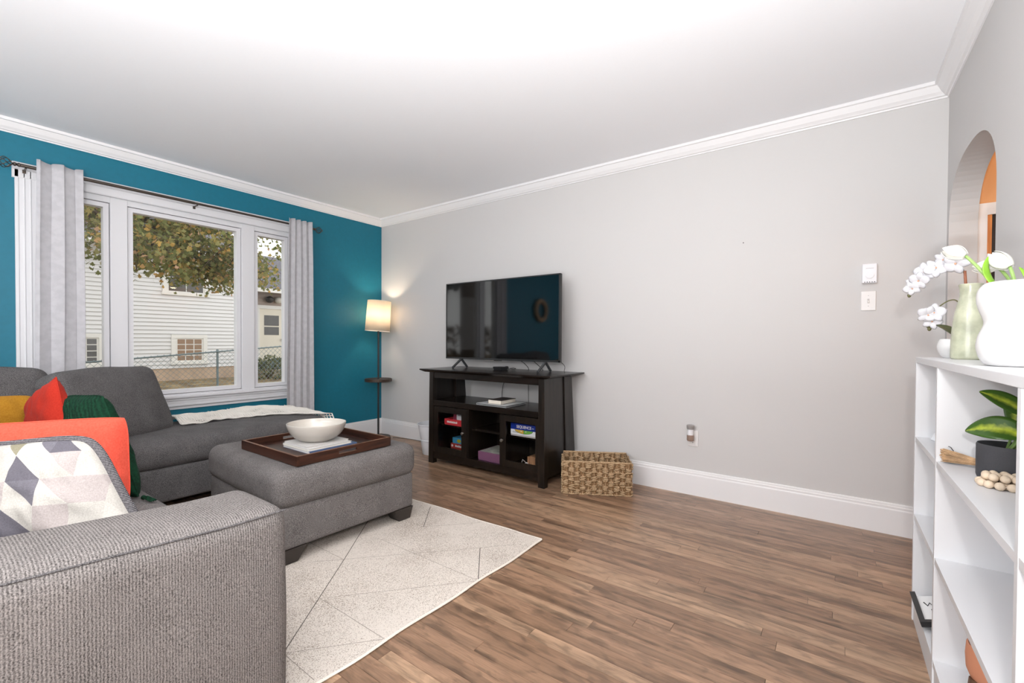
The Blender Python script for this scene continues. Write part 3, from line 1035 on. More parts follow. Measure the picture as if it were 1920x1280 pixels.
# ------------------------------------------------------------------ throw blanket: open weave net
th = MB()
NU, NV = 70, 22
def throw(u, v):
    y = 1.17 + 1.02 * u
    spread = max(0, min(1, (u - .42) / .48))
    xf = -3.74 + .02 * math.sin(u * 17) + .40 * spread ** 1.6
    xb = -4.045 + .015 * math.sin(u * 9)
    x = xb + (xf - xb) * v
    z = .478 + .040 * math.sin(math.pi * min(1, max(0, v * 1.08))) ** .8 * (.65 + .35 * math.sin(u * 11 + 1)) * (1 - .55 * spread)
    z += .012 * noise.noise(Vector((u * 13, v * 6, 2))) + .02 * (1 - v) * math.sin(math.pi * min(1, u * 1.15))
    z = max(z, .4735)
    if y > 2.055:
        d = y - 2.055
        y = 2.085 + .01 * math.sin(v * 20); z = z - d * 1.4
    return (x, y, z)
th.grid(throw, NU, NV)
tb = thing('throw_blanket', 'cream open-weave throw blanket along the back of the chaise', 'blanket', (-3.9, 1.6, .46))
M_throw = mat('cream_cotton_yarn', (216, 212, 205), .95, bump=.6, bscale=500)
o = th.obj('net_weave', M_throw, tb)
md = o.modifiers.new('net', 'WIREFRAME'); md.thickness = .0115; md.use_even_offset = False; md.use_boundary = True
o['kind'] = 'stuff'
fr = MB()
rf = random.Random(5)
for k in range(46):
    u = .02 + .94 * k / 46
    p = Vector(throw(u, 0)); q = Vector(throw(u, 1))
    fr.tube([p, p + Vector((-.004, rf.uniform(-.006, .006), .003 + rf.random() * .008))], .0022, 5)
    fr.tube([q, q + Vector((.008, rf.uniform(-.006, .006), -.003))], .0022, 5)
o = fr.obj('fringe', M_throw, tb); o['kind'] = 'stuff'

# ------------------------------------------------------------------ floor lamp
LX, LY = -4.055, 3.085
lamp = thing('floor_lamp', 'slim black floor lamp with a tray table and white drum shade in the corner', 'lamp', (LX, LY, 0))
MB().lathe([(.001, 0), (.128, 0), (.130, .004), (.130, .020), (.126, .026), (.012, .030), (.001, .030)], (LX, LY, 0), 40).obj('base', M_black, lamp, smooth=True)
MB().cyl((LX, LY, .028), (LX, LY, 1.30), .0105).obj('pole', M_black, lamp, smooth=True)
MB().lathe([(.001, 0), (.142, 0), (.145, .003), (.145, .030), (.141, .032), (.138, .026), (.012, .025), (.001, .025)], (LX, LY, .628), 44).obj('tray_table', wood('dark_walnut_lamp_tray', (48, 36, 28), (80, 62, 48), 'X', .4), lamp, smooth=True)
def shade_mat():
    m = bpy.data.materials.new('lit_white_lampshade')
    m.use_nodes = True
    t = m.node_tree; t.nodes.clear()
    N, L = t.nodes.new, t.links.new
    o = N('ShaderNodeOutputMaterial')
    d = N('ShaderNodeBsdfDiffuse'); d.inputs[0].default_value = lin(244, 236, 224)
    tr = N('ShaderNodeBsdfTranslucent'); tr.inputs[0].default_value = lin(250, 240, 226)
    mx = N('ShaderNodeMixShader'); mx.inputs[0].default_value = .72
    L(d.outputs[0], mx.inputs[1]); L(tr.outputs[0], mx.inputs[2]); L(mx.outputs[0], o.inputs[0])
    return m
TM = Matrix.Rotation(R(-3.0), 3, 'X') @ Matrix.Rotation(R(2.0), 3, 'Y')
sh = MB()
nseg = 48
ring = []
for (r, z) in ((.131, -.165), (.124, .165)):
    ring.append([TM @ Vector((r * math.cos(2 * math.pi * k / nseg), r * math.sin(2 * math.pi * k / nseg), z)) + Vector((LX, LY, 1.345)) for k in range(nseg)])
sh.add(ring[0] + ring[1], [(k, (k + 1) % nseg, nseg + (k + 1) % nseg, nseg + k) for k in range(nseg)])
shade = sh.obj('lamp_shade', shade_mat(), lamp, smooth=True, solid=.0015)
M_shtrim = mat('white_shade_trim', (230, 224, 214), .6)
for q in ring:
    MB().tube(q, .0025, 6, closed=True).obj('shade_ring', M_shtrim, shade, smooth=True)
for k in range(3):
    MB().tube([Vector((LX, LY, 1.29)), ring[0][k * 16]], .002, 5).obj('shade_spoke', M_shtrim, shade, smooth=True)
bulbm, bt, bp_ = newmat('glowing_bulb')
bp_.inputs['Emission Color'].default_value = (1, .84, .62, 1); bp_.inputs['Emission Strength'].default_value = 26
MB().ball((LX, LY, 1.355), .03, 14, 10, (1, 1, 1.3)).obj('bulb', bulbm, lamp, smooth=True)
ll = bpy.data.lights.new('floor_lamp_light', 'POINT'); ll.energy = 15; ll.color = (1, .79, .57); ll.shadow_soft_size = .035
lo = bpy.data.objects.new('floor_lamp_light', ll); C.objects.link(lo); lo.location = (LX, LY, 1.375); attach(lo, lamp)

# ceiling light behind the photographer
cl = thing('ceiling_light', 'round white dome ceiling light behind the viewpoint', 'lamp', (CEIL_LAMP[0], CEIL_LAMP[1], ZC - .03))
MB().lathe([(.001, -.03), (.20, -.03), (.20, 0), (.001, 0)], (CEIL_LAMP[0], CEIL_LAMP[1], ZC), 36).obj('base', M_white_trim, cl, smooth=True)
dm, dt, dp = newmat('glowing_dome'); dp.inputs['Emission Color'].default_value = (1, .96, .9, 1); dp.inputs['Emission Strength'].default_value = 2.5
MB().lathe([(.19, -.03), (.185, -.06), (.15, -.085), (.08, -.10), (.001, -.104)], (CEIL_LAMP[0], CEIL_LAMP[1], ZC), 36).obj('dome', dm, cl, smooth=True)
pl = bpy.data.lights.new('ceiling_light_glow', 'POINT'); pl.energy = CEIL_POWER; pl.color = (1, .98, .96); pl.shadow_soft_size = .14
plo = bpy.data.objects.new('ceiling_light_glow', pl); C.objects.link(plo); plo.location = (CEIL_LAMP[0], CEIL_LAMP[1], ZC - .27); attach(plo, cl)

# added uplight behind the photographer, stands in for flash bounced off the ceiling
UX, UY = -.20, -.42
ul = thing('added_uplight', 'added low white uplight for bounced flash, behind the viewpoint', 'lamp', (UX, UY, 0))
MB().lathe([(.001, 0), (.14, 0), (.14, .02), (.02, .03), (.001, .03)], (UX, UY, 0), 30).obj('base', M_white_trim, ul, smooth=True)
MB().cyl((UX, UY, .03), (UX, UY, .68), .012).obj('pole', M_white_trim, ul, smooth=True)
MB().lathe([(.012, .68), (.06, .69), (.13, .73), (.15, .79), (.145, .79), (.125, .735), (.05, .70), (.012, .695)], (UX, UY, 0), 30).obj('bowl_shade', M_white_trim, ul, smooth=True)
al = bpy.data.lights.new('added_uplight_fill', 'AREA'); al.shape = 'DISK'; al.size = .26; al.energy = UPLIGHT_POWER; al.color = (.975, .988, 1)
alo = bpy.data.objects.new('added_uplight_fill', al); C.objects.link(alo); alo.location = (UX, UY, .795); alo.rotation_euler = (math.pi, 0, 0); attach(alo, ul)

# made-up lamp in place of the flash, close behind the camera: casts the crisp shadows of orchid, shelves and television
RX, RY, RZ_ = .075, -.11, 1.36
rl = thing('flash_stand_in', 'added slim lamp standing in for the flash, just behind the viewpoint', 'lamp', (RX, RY, 0))
MB().lathe([(.001, 0), (.10, 0), (.10, .015), (.01, .02), (.001, .02)], (RX, RY, 0), 28).obj('base', M_white_trim, rl, smooth=True)
MB().cyl((RX, RY, .02), (RX, RY, RZ_ - .05), .007).obj('pole', M_white_trim, rl, smooth=True)
MB().lathe([(.007, -.05), (.02, -.045), (.02, -.03), (.007, -.03)], (RX, RY, RZ_), 20).obj('socket', M_white_trim, rl, smooth=True)
rp_ = bpy.data.lights.new('flash_stand_in_light', 'POINT'); rp_.energy = FLASH_POWER; rp_.color = (1, .985, .97); rp_.shadow_soft_size = .03
rpo = bpy.data.objects.new('flash_stand_in_light', rp_); C.objects.link(rpo); rpo.location = (RX, RY, RZ_); attach(rpo, rl)

# ------------------------------------------------------------------ TV stand
SX0, SX1, SY0, SY1, STZ = -2.915, -1.705, 2.755, 3.19, .829
stand = thing('tv_stand', 'dark espresso wooden TV stand with two glass doors', 'TV stand', (-2.31, 2.98, 0))
# top with an under-bevelled overhanging edge
tx0, tx1, ty0, ty1 = -3.005, -1.645, 2.728, 3.268
ins = .05
MB().hexa([(tx0 + ins, ty0 + .02, STZ - .026), (tx1 - ins, ty0 + .02, STZ - .026), (tx1 - ins, ty1, STZ - .026), (tx0 + ins, ty1, STZ - .026),
           (tx0, ty0, STZ - .010), (tx1, ty0, STZ - .010), (tx1, ty1, STZ - .010), (tx0, ty1, STZ - .010)]).box(tx0, tx1, ty0, ty1, STZ - .0099, STZ).obj('top', M_espresso_top, stand)
zt = STZ - .026
for sx, xo in ((-1, SX0), (1, SX1)):
    xi = xo - sx * .055
    MB().hexa([(xo, SY0, 0), (xi, SY0, 0), (xi, SY0 + .05, 0), (xo, SY0 + .05, 0), (xo - sx * .010, SY0, zt), (xi, SY0, zt), (xi, SY0 + .045, zt), (xo - sx * .010, SY0 + .045, zt)] if sx < 0 else
              [(xi, SY0, 0), (xo, SY0, 0), (xo, SY0 + .05, 0), (xi, SY0 + .05, 0), (xi, SY0, zt), (xo - .003, SY0, zt), (xo - .003, SY0 + .045, zt), (xi, SY0 + .045, zt)]).obj('post', M_espresso, stand, bevel=.002)
    xa, xb = sorted((xo, xi))
    # rear legs splay backwards towards the floor
    MB().hexa([(xa, 3.085, 0), (xb, 3.085, 0), (xb, 3.245, 0), (xa, 3.245, 0), (xa, 3.045, zt), (xb, 3.045, zt), (xb, 3.165, zt), (xa, 3.165, zt)]).obj('rear_leg', M_espresso, stand, bevel=.002)
    px0, px1 = sorted((xo - sx * .010, xo - sx * .026))
    MB().box(px0, px1, SY0 + .045, 3.06, .06, zt).obj('side_panel', M_espresso, stand)
IX0, IX1 = SX0 + .055, SX1 - .045
MB().box(IX0, IX1, SY0 + .008, SY0 + .028, .755, zt).obj('top_rail', M_espresso_top, stand)
MB().box(IX0 - .03, IX1 + .03, SY0 + .004, 3.16, .513, .558).obj('shelf', M_espresso_top, stand, bevel=.002)
MB().box(IX0 - .03, IX1 + .03, SY0 + .010, 3.16, .078, .100).obj('bottom_panel', M_espresso_top, stand)
MB().box(IX0, IX1, SY0 + .006, SY0 + .024, .045, .104).obj('bottom_rail', M_espresso_top, stand)
MB().box(IX0 - .03, IX1 + .03, 3.15, 3.16, .10, .513).obj('back_panel', M_espresso, stand)
for x in (-2.468, -2.118):
    MB().box(x, x + .018, SY0 + .010, 3.15, .10, .513).obj('divider', M_espresso, stand)
for a, b in ((IX0, -2.468), (-2.450, -2.118), (-2.100, IX1)):
    MB().box(a, b, SY0 + .06, 3.15, .330, .346).obj('inner_shelf', M_espresso_top, stand)
M_knob = mat('brushed_nickel', (170, 166, 160), .3, .9)
M_cabglass = thin_glass('cabinet_glass', (.93, .93, .93), .8)
for a, b, kx in ((-2.853, -2.466, -2.500), (-2.118, -1.755, -2.088)):
    z0, z1, wd = .106, .508, .050
    wl, wr = (.054, .058) if kx < -2.3 else (.058, .030)
    y0, y1 = SY0 + .002, SY0 + .020
    d = MB().box(a, a + wl, y0, y1, z0, z1).box(b - wr, b, y0, y1, z0, z1).box(a + wl, b - wr, y0, y1, z0, z0 + wd).box(a + wl, b - wr, y0, y1, z1 - wd, z1).obj('door', M_espresso, stand)
    MB().box(a + wl, b - wr, y0 + .008, y0 + .011, z0 + wd, z1 - wd).obj('glass_pane', M_cabglass, d)
    MB().lathe([(.001, 0), (.006, 0), (.005, .008), (.011, .014), (.013, .020), (.010, .026), (.001, .028)], (kx, y0, .308), 16, M=Matrix.Rotation(R(90), 3, 'X')).obj('knob', M_knob, d, smooth=True)

# games, puzzle and books in the stand
def carton(name, label, cat, x0, x1, y0, y1, z0, z1, m, group=None, rotz=0.0):
    c = Vector(((x0 + x1) / 2, (y0 + y1) / 2, z0))
    r = thing(name, label, cat, c, group, 0.0)
    lid = z0 + (z1 - z0) * .12
    MB().box(x0, x1, y0, y1, lid, z1).obj('lid', m, r, bevel=.0015)
    MB().box(x0 + .002, x1 - .002, y0 + .002, y1 - .002, z0, lid + .003).obj('tray', m, r)
    return r
M_redbox = mat('red_game_box', (196, 50, 58), .4)
g = carton('game_box', 'red board game box on the upper left shelf of the TV stand', 'box', -2.768, -2.545, 2.805, 3.05, .3465, .399, M_redbox, 'game boxes in the TV stand')
M_print = mat('white_print', (232, 226, 224), .5)
m = MB()
rr = random.Random(3)
xx = -2.735
for k in range(9):       # rounded title letters, too small to read in the photograph
    wl = rr.uniform(.009, .013)
    m.box(xx, xx + wl, 2.8042, 2.8048, .366, .366 + rr.uniform(.013, .018))
    xx += wl + .0025
o = m.obj('title_print', M_print, g); o['kind'] = 'stuff'
g = carton('game_box', 'small plum and white game box lying on the red one', 'box', -2.664, -2.520, 2.812, 2.99, .3995, .452, mat('white_game_box', (206, 208, 212), .45), 'game boxes in the TV stand')
MB().box(-2.665, -2.628, 2.810, 2.991, .3995, .4535).obj('plum_end', mat('plum_print', (122, 40, 62), .45), g)
MB().box(-2.612, -2.54, 2.8100, 2.8115, .437, .443).obj('print_line', mat('grey_print', (110, 112, 120), .5), g)
g = carton('game_box', 'red game box at the bottom left of the TV stand', 'box', -2.832, -2.600, 2.952, 3.12, .1005, .147, mat('brick_red_game_box', (178, 56, 50), .45), 'game boxes in the TV stand')
m = MB()
for k in range(5):
    m.box(-2.775 + .019 * k, -2.759 + .019 * k, 2.9512, 2.9518, .118, .136 - .003 * (k % 2))
o = m.obj('title_print', M_print, g); o['kind'] = 'stuff'
MB().cyl((-2.812, 2.9520, .126), (-2.812, 2.9510, .126), .011).obj('round_print', M_print, g)
g = carton('game_box', 'sky-blue game box with a yellow emblem on the bottom left shelf', 'box', -2.815, -2.600, 2.958, 3.12, .1475, .200, mat('sky_blue_game_box', (70, 158, 202), .4), 'game boxes in the TV stand')
MB().prism([(-2.735 + .026 * (1.0 if k % 2 else .8) * math.cos(k * math.pi / 8), (.174) + .018 * (1.0 if k % 2 else .8) * math.sin(k * math.pi / 8)) for k in range(16)], 2.9562, 2.9575, 'y').obj('yellow_emblem', mat('yellow_print', (206, 190, 40), .5), g)
g = carton('puzzle_box', 'mauve puzzle box in the open middle of the TV stand', 'box', -2.375, -2.122, 2.80, 3.06, .1005, .172, mat('mauve_box', (112, 72, 98), .5))
MB().box(-2.365, -2.132, 2.81, 3.05, .172, .1725).obj('top_print', mat('grey_green_print', (150, 150, 140), .5, var=.3, vscale=30), g)
# Sequence box, standing on the upper right shelf
g = thing('game_box', 'blue and white game box behind the right glass door', 'box', (-1.92, 2.86, .3465), 'game boxes in the TV stand')
bx0, bx1, by, bz0, bz1 = -2.040, -1.803, 2.800, .3465, .443
MB().box(bx0, bx1, by, by + .05, bz0, bz0 + .018).obj('box_tray', mat('pale_grey_card', (170, 166, 164), .5), g)
MB().box(bx0 - .001, bx1 + .001, by - .001, by + .051, bz0 + .012, bz0 + .050).obj('white_panel', mat('white_card', (226, 228, 232), .4), g)
MB().box(bx0 - .001, bx1 + .001, by - .001, by + .051, bz0 + .0501, bz1).obj('blue_panel', mat('royal_blue_card', (18, 48, 142), .4), g)
cx, cz = (bx0 + bx1) / 2 + .004, bz0 + .0505
for side, col in ((-1, (200, 164, 60)), (1, (112, 172, 66))):
    poly = [(cx, cz)] + [(cx + side * .082 * math.cos(math.pi / 2 * k / 10), cz - .027 * math.sin(math.pi / 2 * k / 10)) for k in range(11)]
    MB().prism(poly, by - .0022, by - .0012, 'y').obj('arc_print', mat('arc_print', col, .5), g)
m = MB()
for k in range(20):
    a0, a1 = math.pi * k / 20, math.pi * (k + 1) / 20
    m.tube([(cx + .083 * math.cos(a0), by - .002, cz - .028 * math.sin(a0)), (cx + .083 * math.cos(a1), by - .002, cz - .028 * math.sin(a1))], .0014, 5)
m.box(cx - .0016, cx + .0016, by - .0026, by - .002, cz - .027, cz).obj('arc_outline', mat('dark_green_print', (24, 60, 40), .5), g)
for dx in (-.022, .020):
    MB().cyl((cx + dx, by - .0022, cz - .010), (cx + dx, by - .0030, cz - .007), .0065).obj('chip_print', M_print, g)
me = text_mesh('SEQUENCE', .030)
o = finish('title_lettering', me, M_print, g)
o.matrix_basis = Matrix.Translation(((bx0 + bx1) / 2 + .004, by - .0016, bz0 + .073)) @ Matrix.Rotation(R(90), 4, 'X') @ Matrix.Diagonal((.92, 1.0, 1, 1))
MB().box(bx1 - .040, bx1 - .022, by - .0016, by - .0012, bz0 + .070, bz0 + .073).obj('dash_print', M_print, g)
m = MB()
for k in range(5):
    m.tube([(bx0 + .022 + .011 * k + .005 * math.cos(t), by - .002, bz0 + .030 + .0055 * math.sin(t)) for t in [i * .785 for i in range(8)]], .0011, 4, closed=True)
o = m.obj('small_logo_print', mat('grey_logo_print', (120, 122, 130), .5), g); o['kind'] = 'stuff'
# bundle of wooden blocks
g = thing('block_set', 'bundle of light wooden blocks at the bottom right of the TV stand', 'toy', (-1.86, 2.93, .1005))
M_block = wood('pale_block_wood', (150, 106, 74), (186, 142, 104), 'Z', .6, 6)
rb = random.Random(9)
for i in range(6):
    for j in range(3):
        a = -1.925 + .0215 * i
        MB().box(a, a + .020, 2.86 + .05 * j, 2.905 + .05 * j, .1005, .183 + rb.uniform(-.006, .008)).obj('block', M_block, g, bevel=.0015)
MB().tube([(-1.935, 2.850, .14), (-1.955, 2.840, .16), (-1.965, 2.835, .125), (-1.94, 2.84, .11)], .002, 5).obj('cord', M_print, g)
MB().cyl((-1.925, 2.852, .125), (-1.925, 2.846, .125), .016).obj('tag', M_print, g)

M_flat = mat('glossy_white_binder', (206, 208, 208), .35)
b1 = book('book', 'large flat white book on the middle shelf of the TV stand', -2.383, -2.076, 2.785, 3.065, .5585, .012, M_flat, 'books on the TV stand shelf', mat('dark_page_edge', (70, 70, 72), .7))
b2 = book('book', 'thick small paperback lying on the large flat book', -2.285, -2.150, 2.815, 3.02, .5708, .032, mat('dark_photo_cover', (60, 54, 52), .5, var=.5, vscale=40), 'books on the TV stand shelf', mat('ivory_pages', (222, 214, 200), .8))

# cords behind the stand
M_cord = mat('black_cable', (24, 24, 25), .5)
def cord(label, pts, r=.0026, m=M_cord):
    # smooth the control points
    P = [Vector(p) for p in pts]
    out = []
    for i in range(len(P) - 1):
        p0, p1, p2, p3 = P[max(i - 1, 0)], P[i], P[i + 1], P[min(i + 2, len(P) - 1)]
        for k in range(8):
            t = k / 8
            out.append(.5 * ((2 * p1) + (-p0 + p2) * t + (2 * p0 - 5 * p1 + 4 * p2 - p3) * t * t + (-p0 + 3 * p1 - 3 * p2 + p3) * t ** 3))
    out.append(P[-1])
    o = MB().tube(out, r, 6).obj('power_cord', m, None, smooth=True)
    return tag(o, label, 'cord', 'cords behind the TV stand')
cord('black cord hanging from the small black media box behind the TV stand', [(-2.40, 3.15, .842), (-2.42, 3.275, .84), (-2.46, 3.278, .72), (-2.49, 3.275, .60), (-2.50, 3.275, .10)])
cord('middle black cord hanging in the open back of the TV stand', [(-2.20, 3.11, .93), (-2.20, 3.278, .84), (-2.20, 3.278, .70), (-2.195, 3.276, .5), (-2.19, 3.276, .10)])
cord('right-hand black cord bowing in the open back of the TV stand', [(-2.06, 3.11, .93), (-2.04, 3.278, .82), (-1.985, 3.278, .70), (-1.955, 3.276, .55), (-1.95, 3.276, .10)])
cord('short curved black cord at the right post of the TV stand', [(-1.80, 3.268, .70), (-1.83, 3.276, .63), (-1.85, 3.277, .57), (-1.86, 3.277, .40), (-1.86, 3.277, .1)])
cord('black cord dropping from the TV by its right foot', [(-1.84, 3.11, .94), (-1.835, 3.272, .88), (-1.842, 3.278, .80), (-1.85, 3.278, .6), (-1.86, 3.272, .1)], .002)
cord('black cord running down behind the white bucket', [(-2.99, 3.255, .60), (-3.03, 3.262, .44), (-3.06, 3.262, .30), (-3.08, 3.262, .03)])
cord('thin black cord along the baseboard beside the bucket', [(-3.95, 3.20, .006), (-3.72, 3.255, .006), (-3.50, 3.250, .006), (-3.28, 3.225, .006), (-3.10, 3.24, .006)])

# streaming box on the stand
mb_ = thing('media_box', 'small black faceted media box under the TV', 'media box', (-2.355, 3.07, STZ))
poly0 = [(-2.44, 3.07), (-2.40, 3.02), (-2.31, 3.02), (-2.27, 3.07), (-2.31, 3.13), (-2.40, 3.13)]
cxm, cym = -2.355, 3.075
m = MB()
vs = [(cxm + (x - cxm) * .82, cym + (y - cym) * .82, STZ) for x, y in poly0] + [(x, y, STZ + .022) for x, y in poly0] + [(cxm + (x - cxm) * .9, cym + (y - cym) * .9, STZ + .026) for x, y in poly0]
fs = [(5, 4, 3, 2, 1, 0), (12, 13, 14, 15, 16, 17)]
for r_ in (0, 6):
    fs += [(r_ + i, r_ + (i + 1) % 6, r_ + 6 + (i + 1) % 6, r_ + 6 + i) for i in range(6)]
m.add(vs, fs).obj('body', mat('black_plastic', (34, 34, 36), .35), mb_)
MB().tube([(-2.275, 3.10, STZ + .014), (-2.235, 3.10, STZ + .020), (-2.222, 3.115, STZ + .014), (-2.25, 3.13, STZ + .006), (-2.28, 3.13, STZ + .008)], .0025, 6).obj('cable', M_cord, mb_, smooth=True)

# ------------------------------------------------------------------ television
TVY, TVX0, TVX1, TVZ0, TVZ1 = 3.035, -2.978, -1.742, .913, 1.614
tv = thing('television', 'large black flat-screen television on the dark TV stand', 'television', (-2.36, TVY, STZ))
M_bezel = mat('black_satin_bezel', (38, 38, 38), .35)
M_screen = mat('glossy_black_screen', (6, 7, 8), .05, coat=.0, spec=.75)
MB().box(TVX0, TVX1, TVY + .004, TVY + .032, TVZ0, TVZ1).box(TVX0 + .2, TVX1 - .2, TVY + .03, TVY + .07, TVZ0 + .02, TVZ0 + .38).obj('housing', M_bezel, tv, bevel=.003)
bz = .009
MB().box(TVX0, TVX0 + bz, TVY, TVY + .01, TVZ0, TVZ1).box(TVX1 - bz - .004, TVX1, TVY, TVY + .01, TVZ0, TVZ1).box(TVX0, TVX1, TVY, TVY + .01, TVZ1 - bz, TVZ1).box(TVX0, TVX1, TVY, TVY + .01, TVZ0, TVZ0 + .016).box(-2.40, -2.32, TVY - .001, TVY + .01, TVZ0 - .006, TVZ0 + .004).obj('bezel', M_bezel, tv)
MB().box(TVX0 + bz, TVX1 - bz - .004, TVY + .0025, TVY + .006, TVZ0 + .016, TVZ1 - bz).obj('screen', M_screen, tv)
for x in (-2.800, -1.885):
    MB().tube([(x, TVY + .02, TVZ0 + .006), (x, TVY + .012, TVZ0 - .006), (x, 2.940, STZ + .008)], .011, 10).tube([(x, TVY + .02, TVZ0 + .006), (x, TVY + .028, TVZ0 - .006), (x, 3.135, STZ + .008)], .011, 10).obj('foot', mat('dark_grey_plastic', (58, 60, 62), .4), tv, smooth=True)

# ------------------------------------------------------------------ white bucket
BKX, BKY = -3.112, 3.005
M_enamel = mat('white_enamel', (222, 223, 227), .3)
bk = thing('bucket', 'white metal bucket between the corner and the TV stand', 'bucket', (BKX, BKY, 0))
MB().lathe([(.001, .002), (.098, .002), (.100, 0), (.103, .004), (.120, .13), (.1225, .133), (.1225, .139), (.1205, .142), (.146, .278), (.150, .282), (.150, .288), (.144, .288), (.118, .14), (.100, .010), (.001, .008)], (BKX, BKY, 0), 44).obj('pail', M_enamel, bk, smooth=True, angle=30)
MB().tube([(BKX + .15 * math.cos(a), BKY + .15 * math.sin(a), .285) for a in [2 * math.pi * k / 40 for k in range(40)]], .005, 8, closed=True).obj('rim', M_enamel, bk, smooth=True)
MB().tube([(BKX + .148 * math.cos(a), BKY + .1 - .06 * abs(math.sin(a)) * 0 + .148 * math.sin(a) * .3 - .1, .27 - .13 * math.sin(a)) for a in [math.pi * k / 16 for k in range(17)]], .0022, 6).obj('handle', M_knob, bk, smooth=True)

# ------------------------------------------------------------------ seagrass basket
BA = Vector((-1.545, 2.752, 0)); BE = Vector((.874, .486, 0)); BN = Vector((-.486, .874, 0))
BW_, BD_, BH_ = .470, .290, .232
M_grass = weave('woven_seagrass', (124, 98, 70), (210, 182, 146), 150, bump=.9, soft=.3)
M_grass2 = weave('seagrass_stake', (100, 72, 46), (166, 132, 96), 150, bump=.8, soft=.3)
bask = thing('seagrass_basket', 'rectangular woven seagrass basket on the floor beside the TV stand', 'basket', BA + BE * BW_ / 2 + BN * BD_ / 2)
def B(a, b, z): return BA + BE * a + BN * b + Vector((0, 0, z))
def weave_panel(name, P0, dirv, out, length, inner=False):
    """one basket side: bundles going over and under upright stakes"""
    m = MB(); st = MB()
    rw = random.Random(len(name) * 7 + int(length * 1000) + (3 if inner else 0))
    nrow, ncol = 7, max(4, round(length / .0385))
    cw, rh = length / ncol, (BH_ - .016) / nrow
    ang = math.atan2(dirv.y, dirv.x)
    Rz = Matrix.Rotation(ang, 3, 'Z')
    for r_ in range(nrow):
        for c in range(ncol):
            over = (r_ + c) % 2 == 0
            ctr = P0 + dirv * cw * (c + .5) + Vector((0, 0, .008 + rh * (r_ + .5))) + out * (.006 if over else -.005)
            for s_ in range(4):
                zz = (s_ - 1.5) * rh * .27 + rw.uniform(-.0015, .0015)
                til = rw.uniform(-.32, .32)
                Mx = Rz @ Matrix.Rotation(til, 3, 'Y')
                m.ball(ctr + Vector((0, 0, zz)) + out * rw.uniform(-.003, .003), 1, 7, 5, (cw * (.62 if over else .5) * rw.uniform(.8, 1.15), .0085 if over else .006, rh * .165), Mx)
    for c in range(ncol):
        for q in (.32, .68):
            a = P0 + dirv * cw * (c + q)
            st.tube([a + Vector((0, 0, .004)), a + Vector((0, 0, BH_ - .004))], .0042, 6)
    o = m.obj(name, M_grass, bask, smooth=True, angle=180); o['kind'] = 'stuff'
    o = st.obj('stakes', M_grass2, bask, smooth=True); o['kind'] = 'stuff'
weave_panel('front_weave', B(0, 0, 0), BE, -BN, BW_)
weave_panel('back_weave', B(0, BD_, 0), BE, -BN, BW_)
weave_panel('left_weave', B(0, 0, 0), BN, -BE, BD_)
weave_panel('right_weave', B(BW_, 0, 0), BN, BE, BD_)
rim = [B(0, 0, BH_), B(BW_, 0, BH_), B(BW_, BD_, BH_), B(0, BD_, BH_)]
MB().tube(rim, .006, 8, closed=True).obj('rim', M_grass, bask, smooth=True)
MB().tube([p - Vector((0, 0, BH_ - .006)) for p in rim], .006, 8, closed=True).obj('bottom_rim', M_grass, bask, smooth=True)
MB().add([B(0, 0, .006), B(BW_, 0, .006), B(BW_, BD_, .006), B(0, BD_, .006)], [(0, 1, 2, 3)]).obj('bottom', M_grass2, bask, solid=.006)
MB().add([B(0, .004, .01), B(BW_, .004, .01), B(BW_, .004, BH_), B(0, .004, BH_)], [(0, 1, 2, 3)]).add([B(0, BD_ + .006, .01), B(BW_, BD_ + .006, .01), B(BW_, BD_ + .006, BH_), B(0, BD_ + .006, BH_)], [(0, 1, 2, 3)]).add([B(.004, 0, .01), B(.004, BD_, .01), B(.004, BD_, BH_), B(.004, 0, BH_)], [(0, 1, 2, 3)]).add([B(BW_ - .004, 0, .01), B(BW_ - .004, BD_, .01), B(BW_ - .004, BD_, BH_), B(BW_ - .004, 0, BH_)], [(0, 1, 2, 3)]).obj('backing', M_grass2, bask)

# ------------------------------------------------------------------ wall fittings
M_plastic = mat('white_plastic', (230, 230, 234), .35)
M_plate = mat('white_cover_plate', (226, 224, 223), .35)
M_dot = mat('dark_slot', (40, 38, 38), .6)
t_ = thing('thermostat', 'white dial thermostat on the grey wall above the light switch', 'thermostat', (.157, YB, 1.478))
MB().box(.122, .190, YB - .026, YB, 1.424, 1.535).obj('housing', M_plastic, t_, bevel=.004)
MB().cyl((.157, YB - .026, 1.470), (.157, YB - .034, 1.470), .020, .019, 28).obj('dial', M_plastic, t_, smooth=True)
MB().box(.139, .175, YB - .0265, YB - .0255, 1.508, 1.510).obj('scale_slot', mat('grey_slot', (170, 170, 174), .5), t_)
for k in range(5):
    MB().cyl((.135 + .011 * k, YB - .0268, 1.4305), (.135 + .011 * k, YB - .0255, 1.4305), .0026, n=10).obj('vent_hole', M_dot, t_)
t_ = thing('light_switch', 'white toggle light switch plate below the thermostat', 'switch', (.153, YB, 1.323))
MB().box(.119, .188, YB - .006, YB, 1.268, 1.380).obj('cover_plate', M_plate, t_, bevel=.003)
MB().box(.1485, .1585, YB - .0068, YB - .0058, 1.311, 1.336).obj('toggle_slot', mat('shadow_grey', (190, 186, 184), .6), t_)
MB().hexa([(.150, YB - .006, 1.318), (.157, YB - .006, 1.318), (.157, YB - .006, 1.328), (.150, YB - .006, 1.328), (.151, YB - .016, 1.314), (.156, YB - .016, 1.314), (.156, YB - .015, 1.320), (.151, YB - .015, 1.320)]).obj('toggle', M_plate, t_)
for z in (1.294, 1.354):
    MB().cyl((.1535, YB - .0068, z), (.1535, YB - .0058, z), .003, n=10).obj('screw', mat('screw_grey', (180, 178, 176), .4, .5), t_)
t_ = thing('wall_outlet', 'white wall outlet low on the grey wall', 'outlet', (-.803, YB, .40))
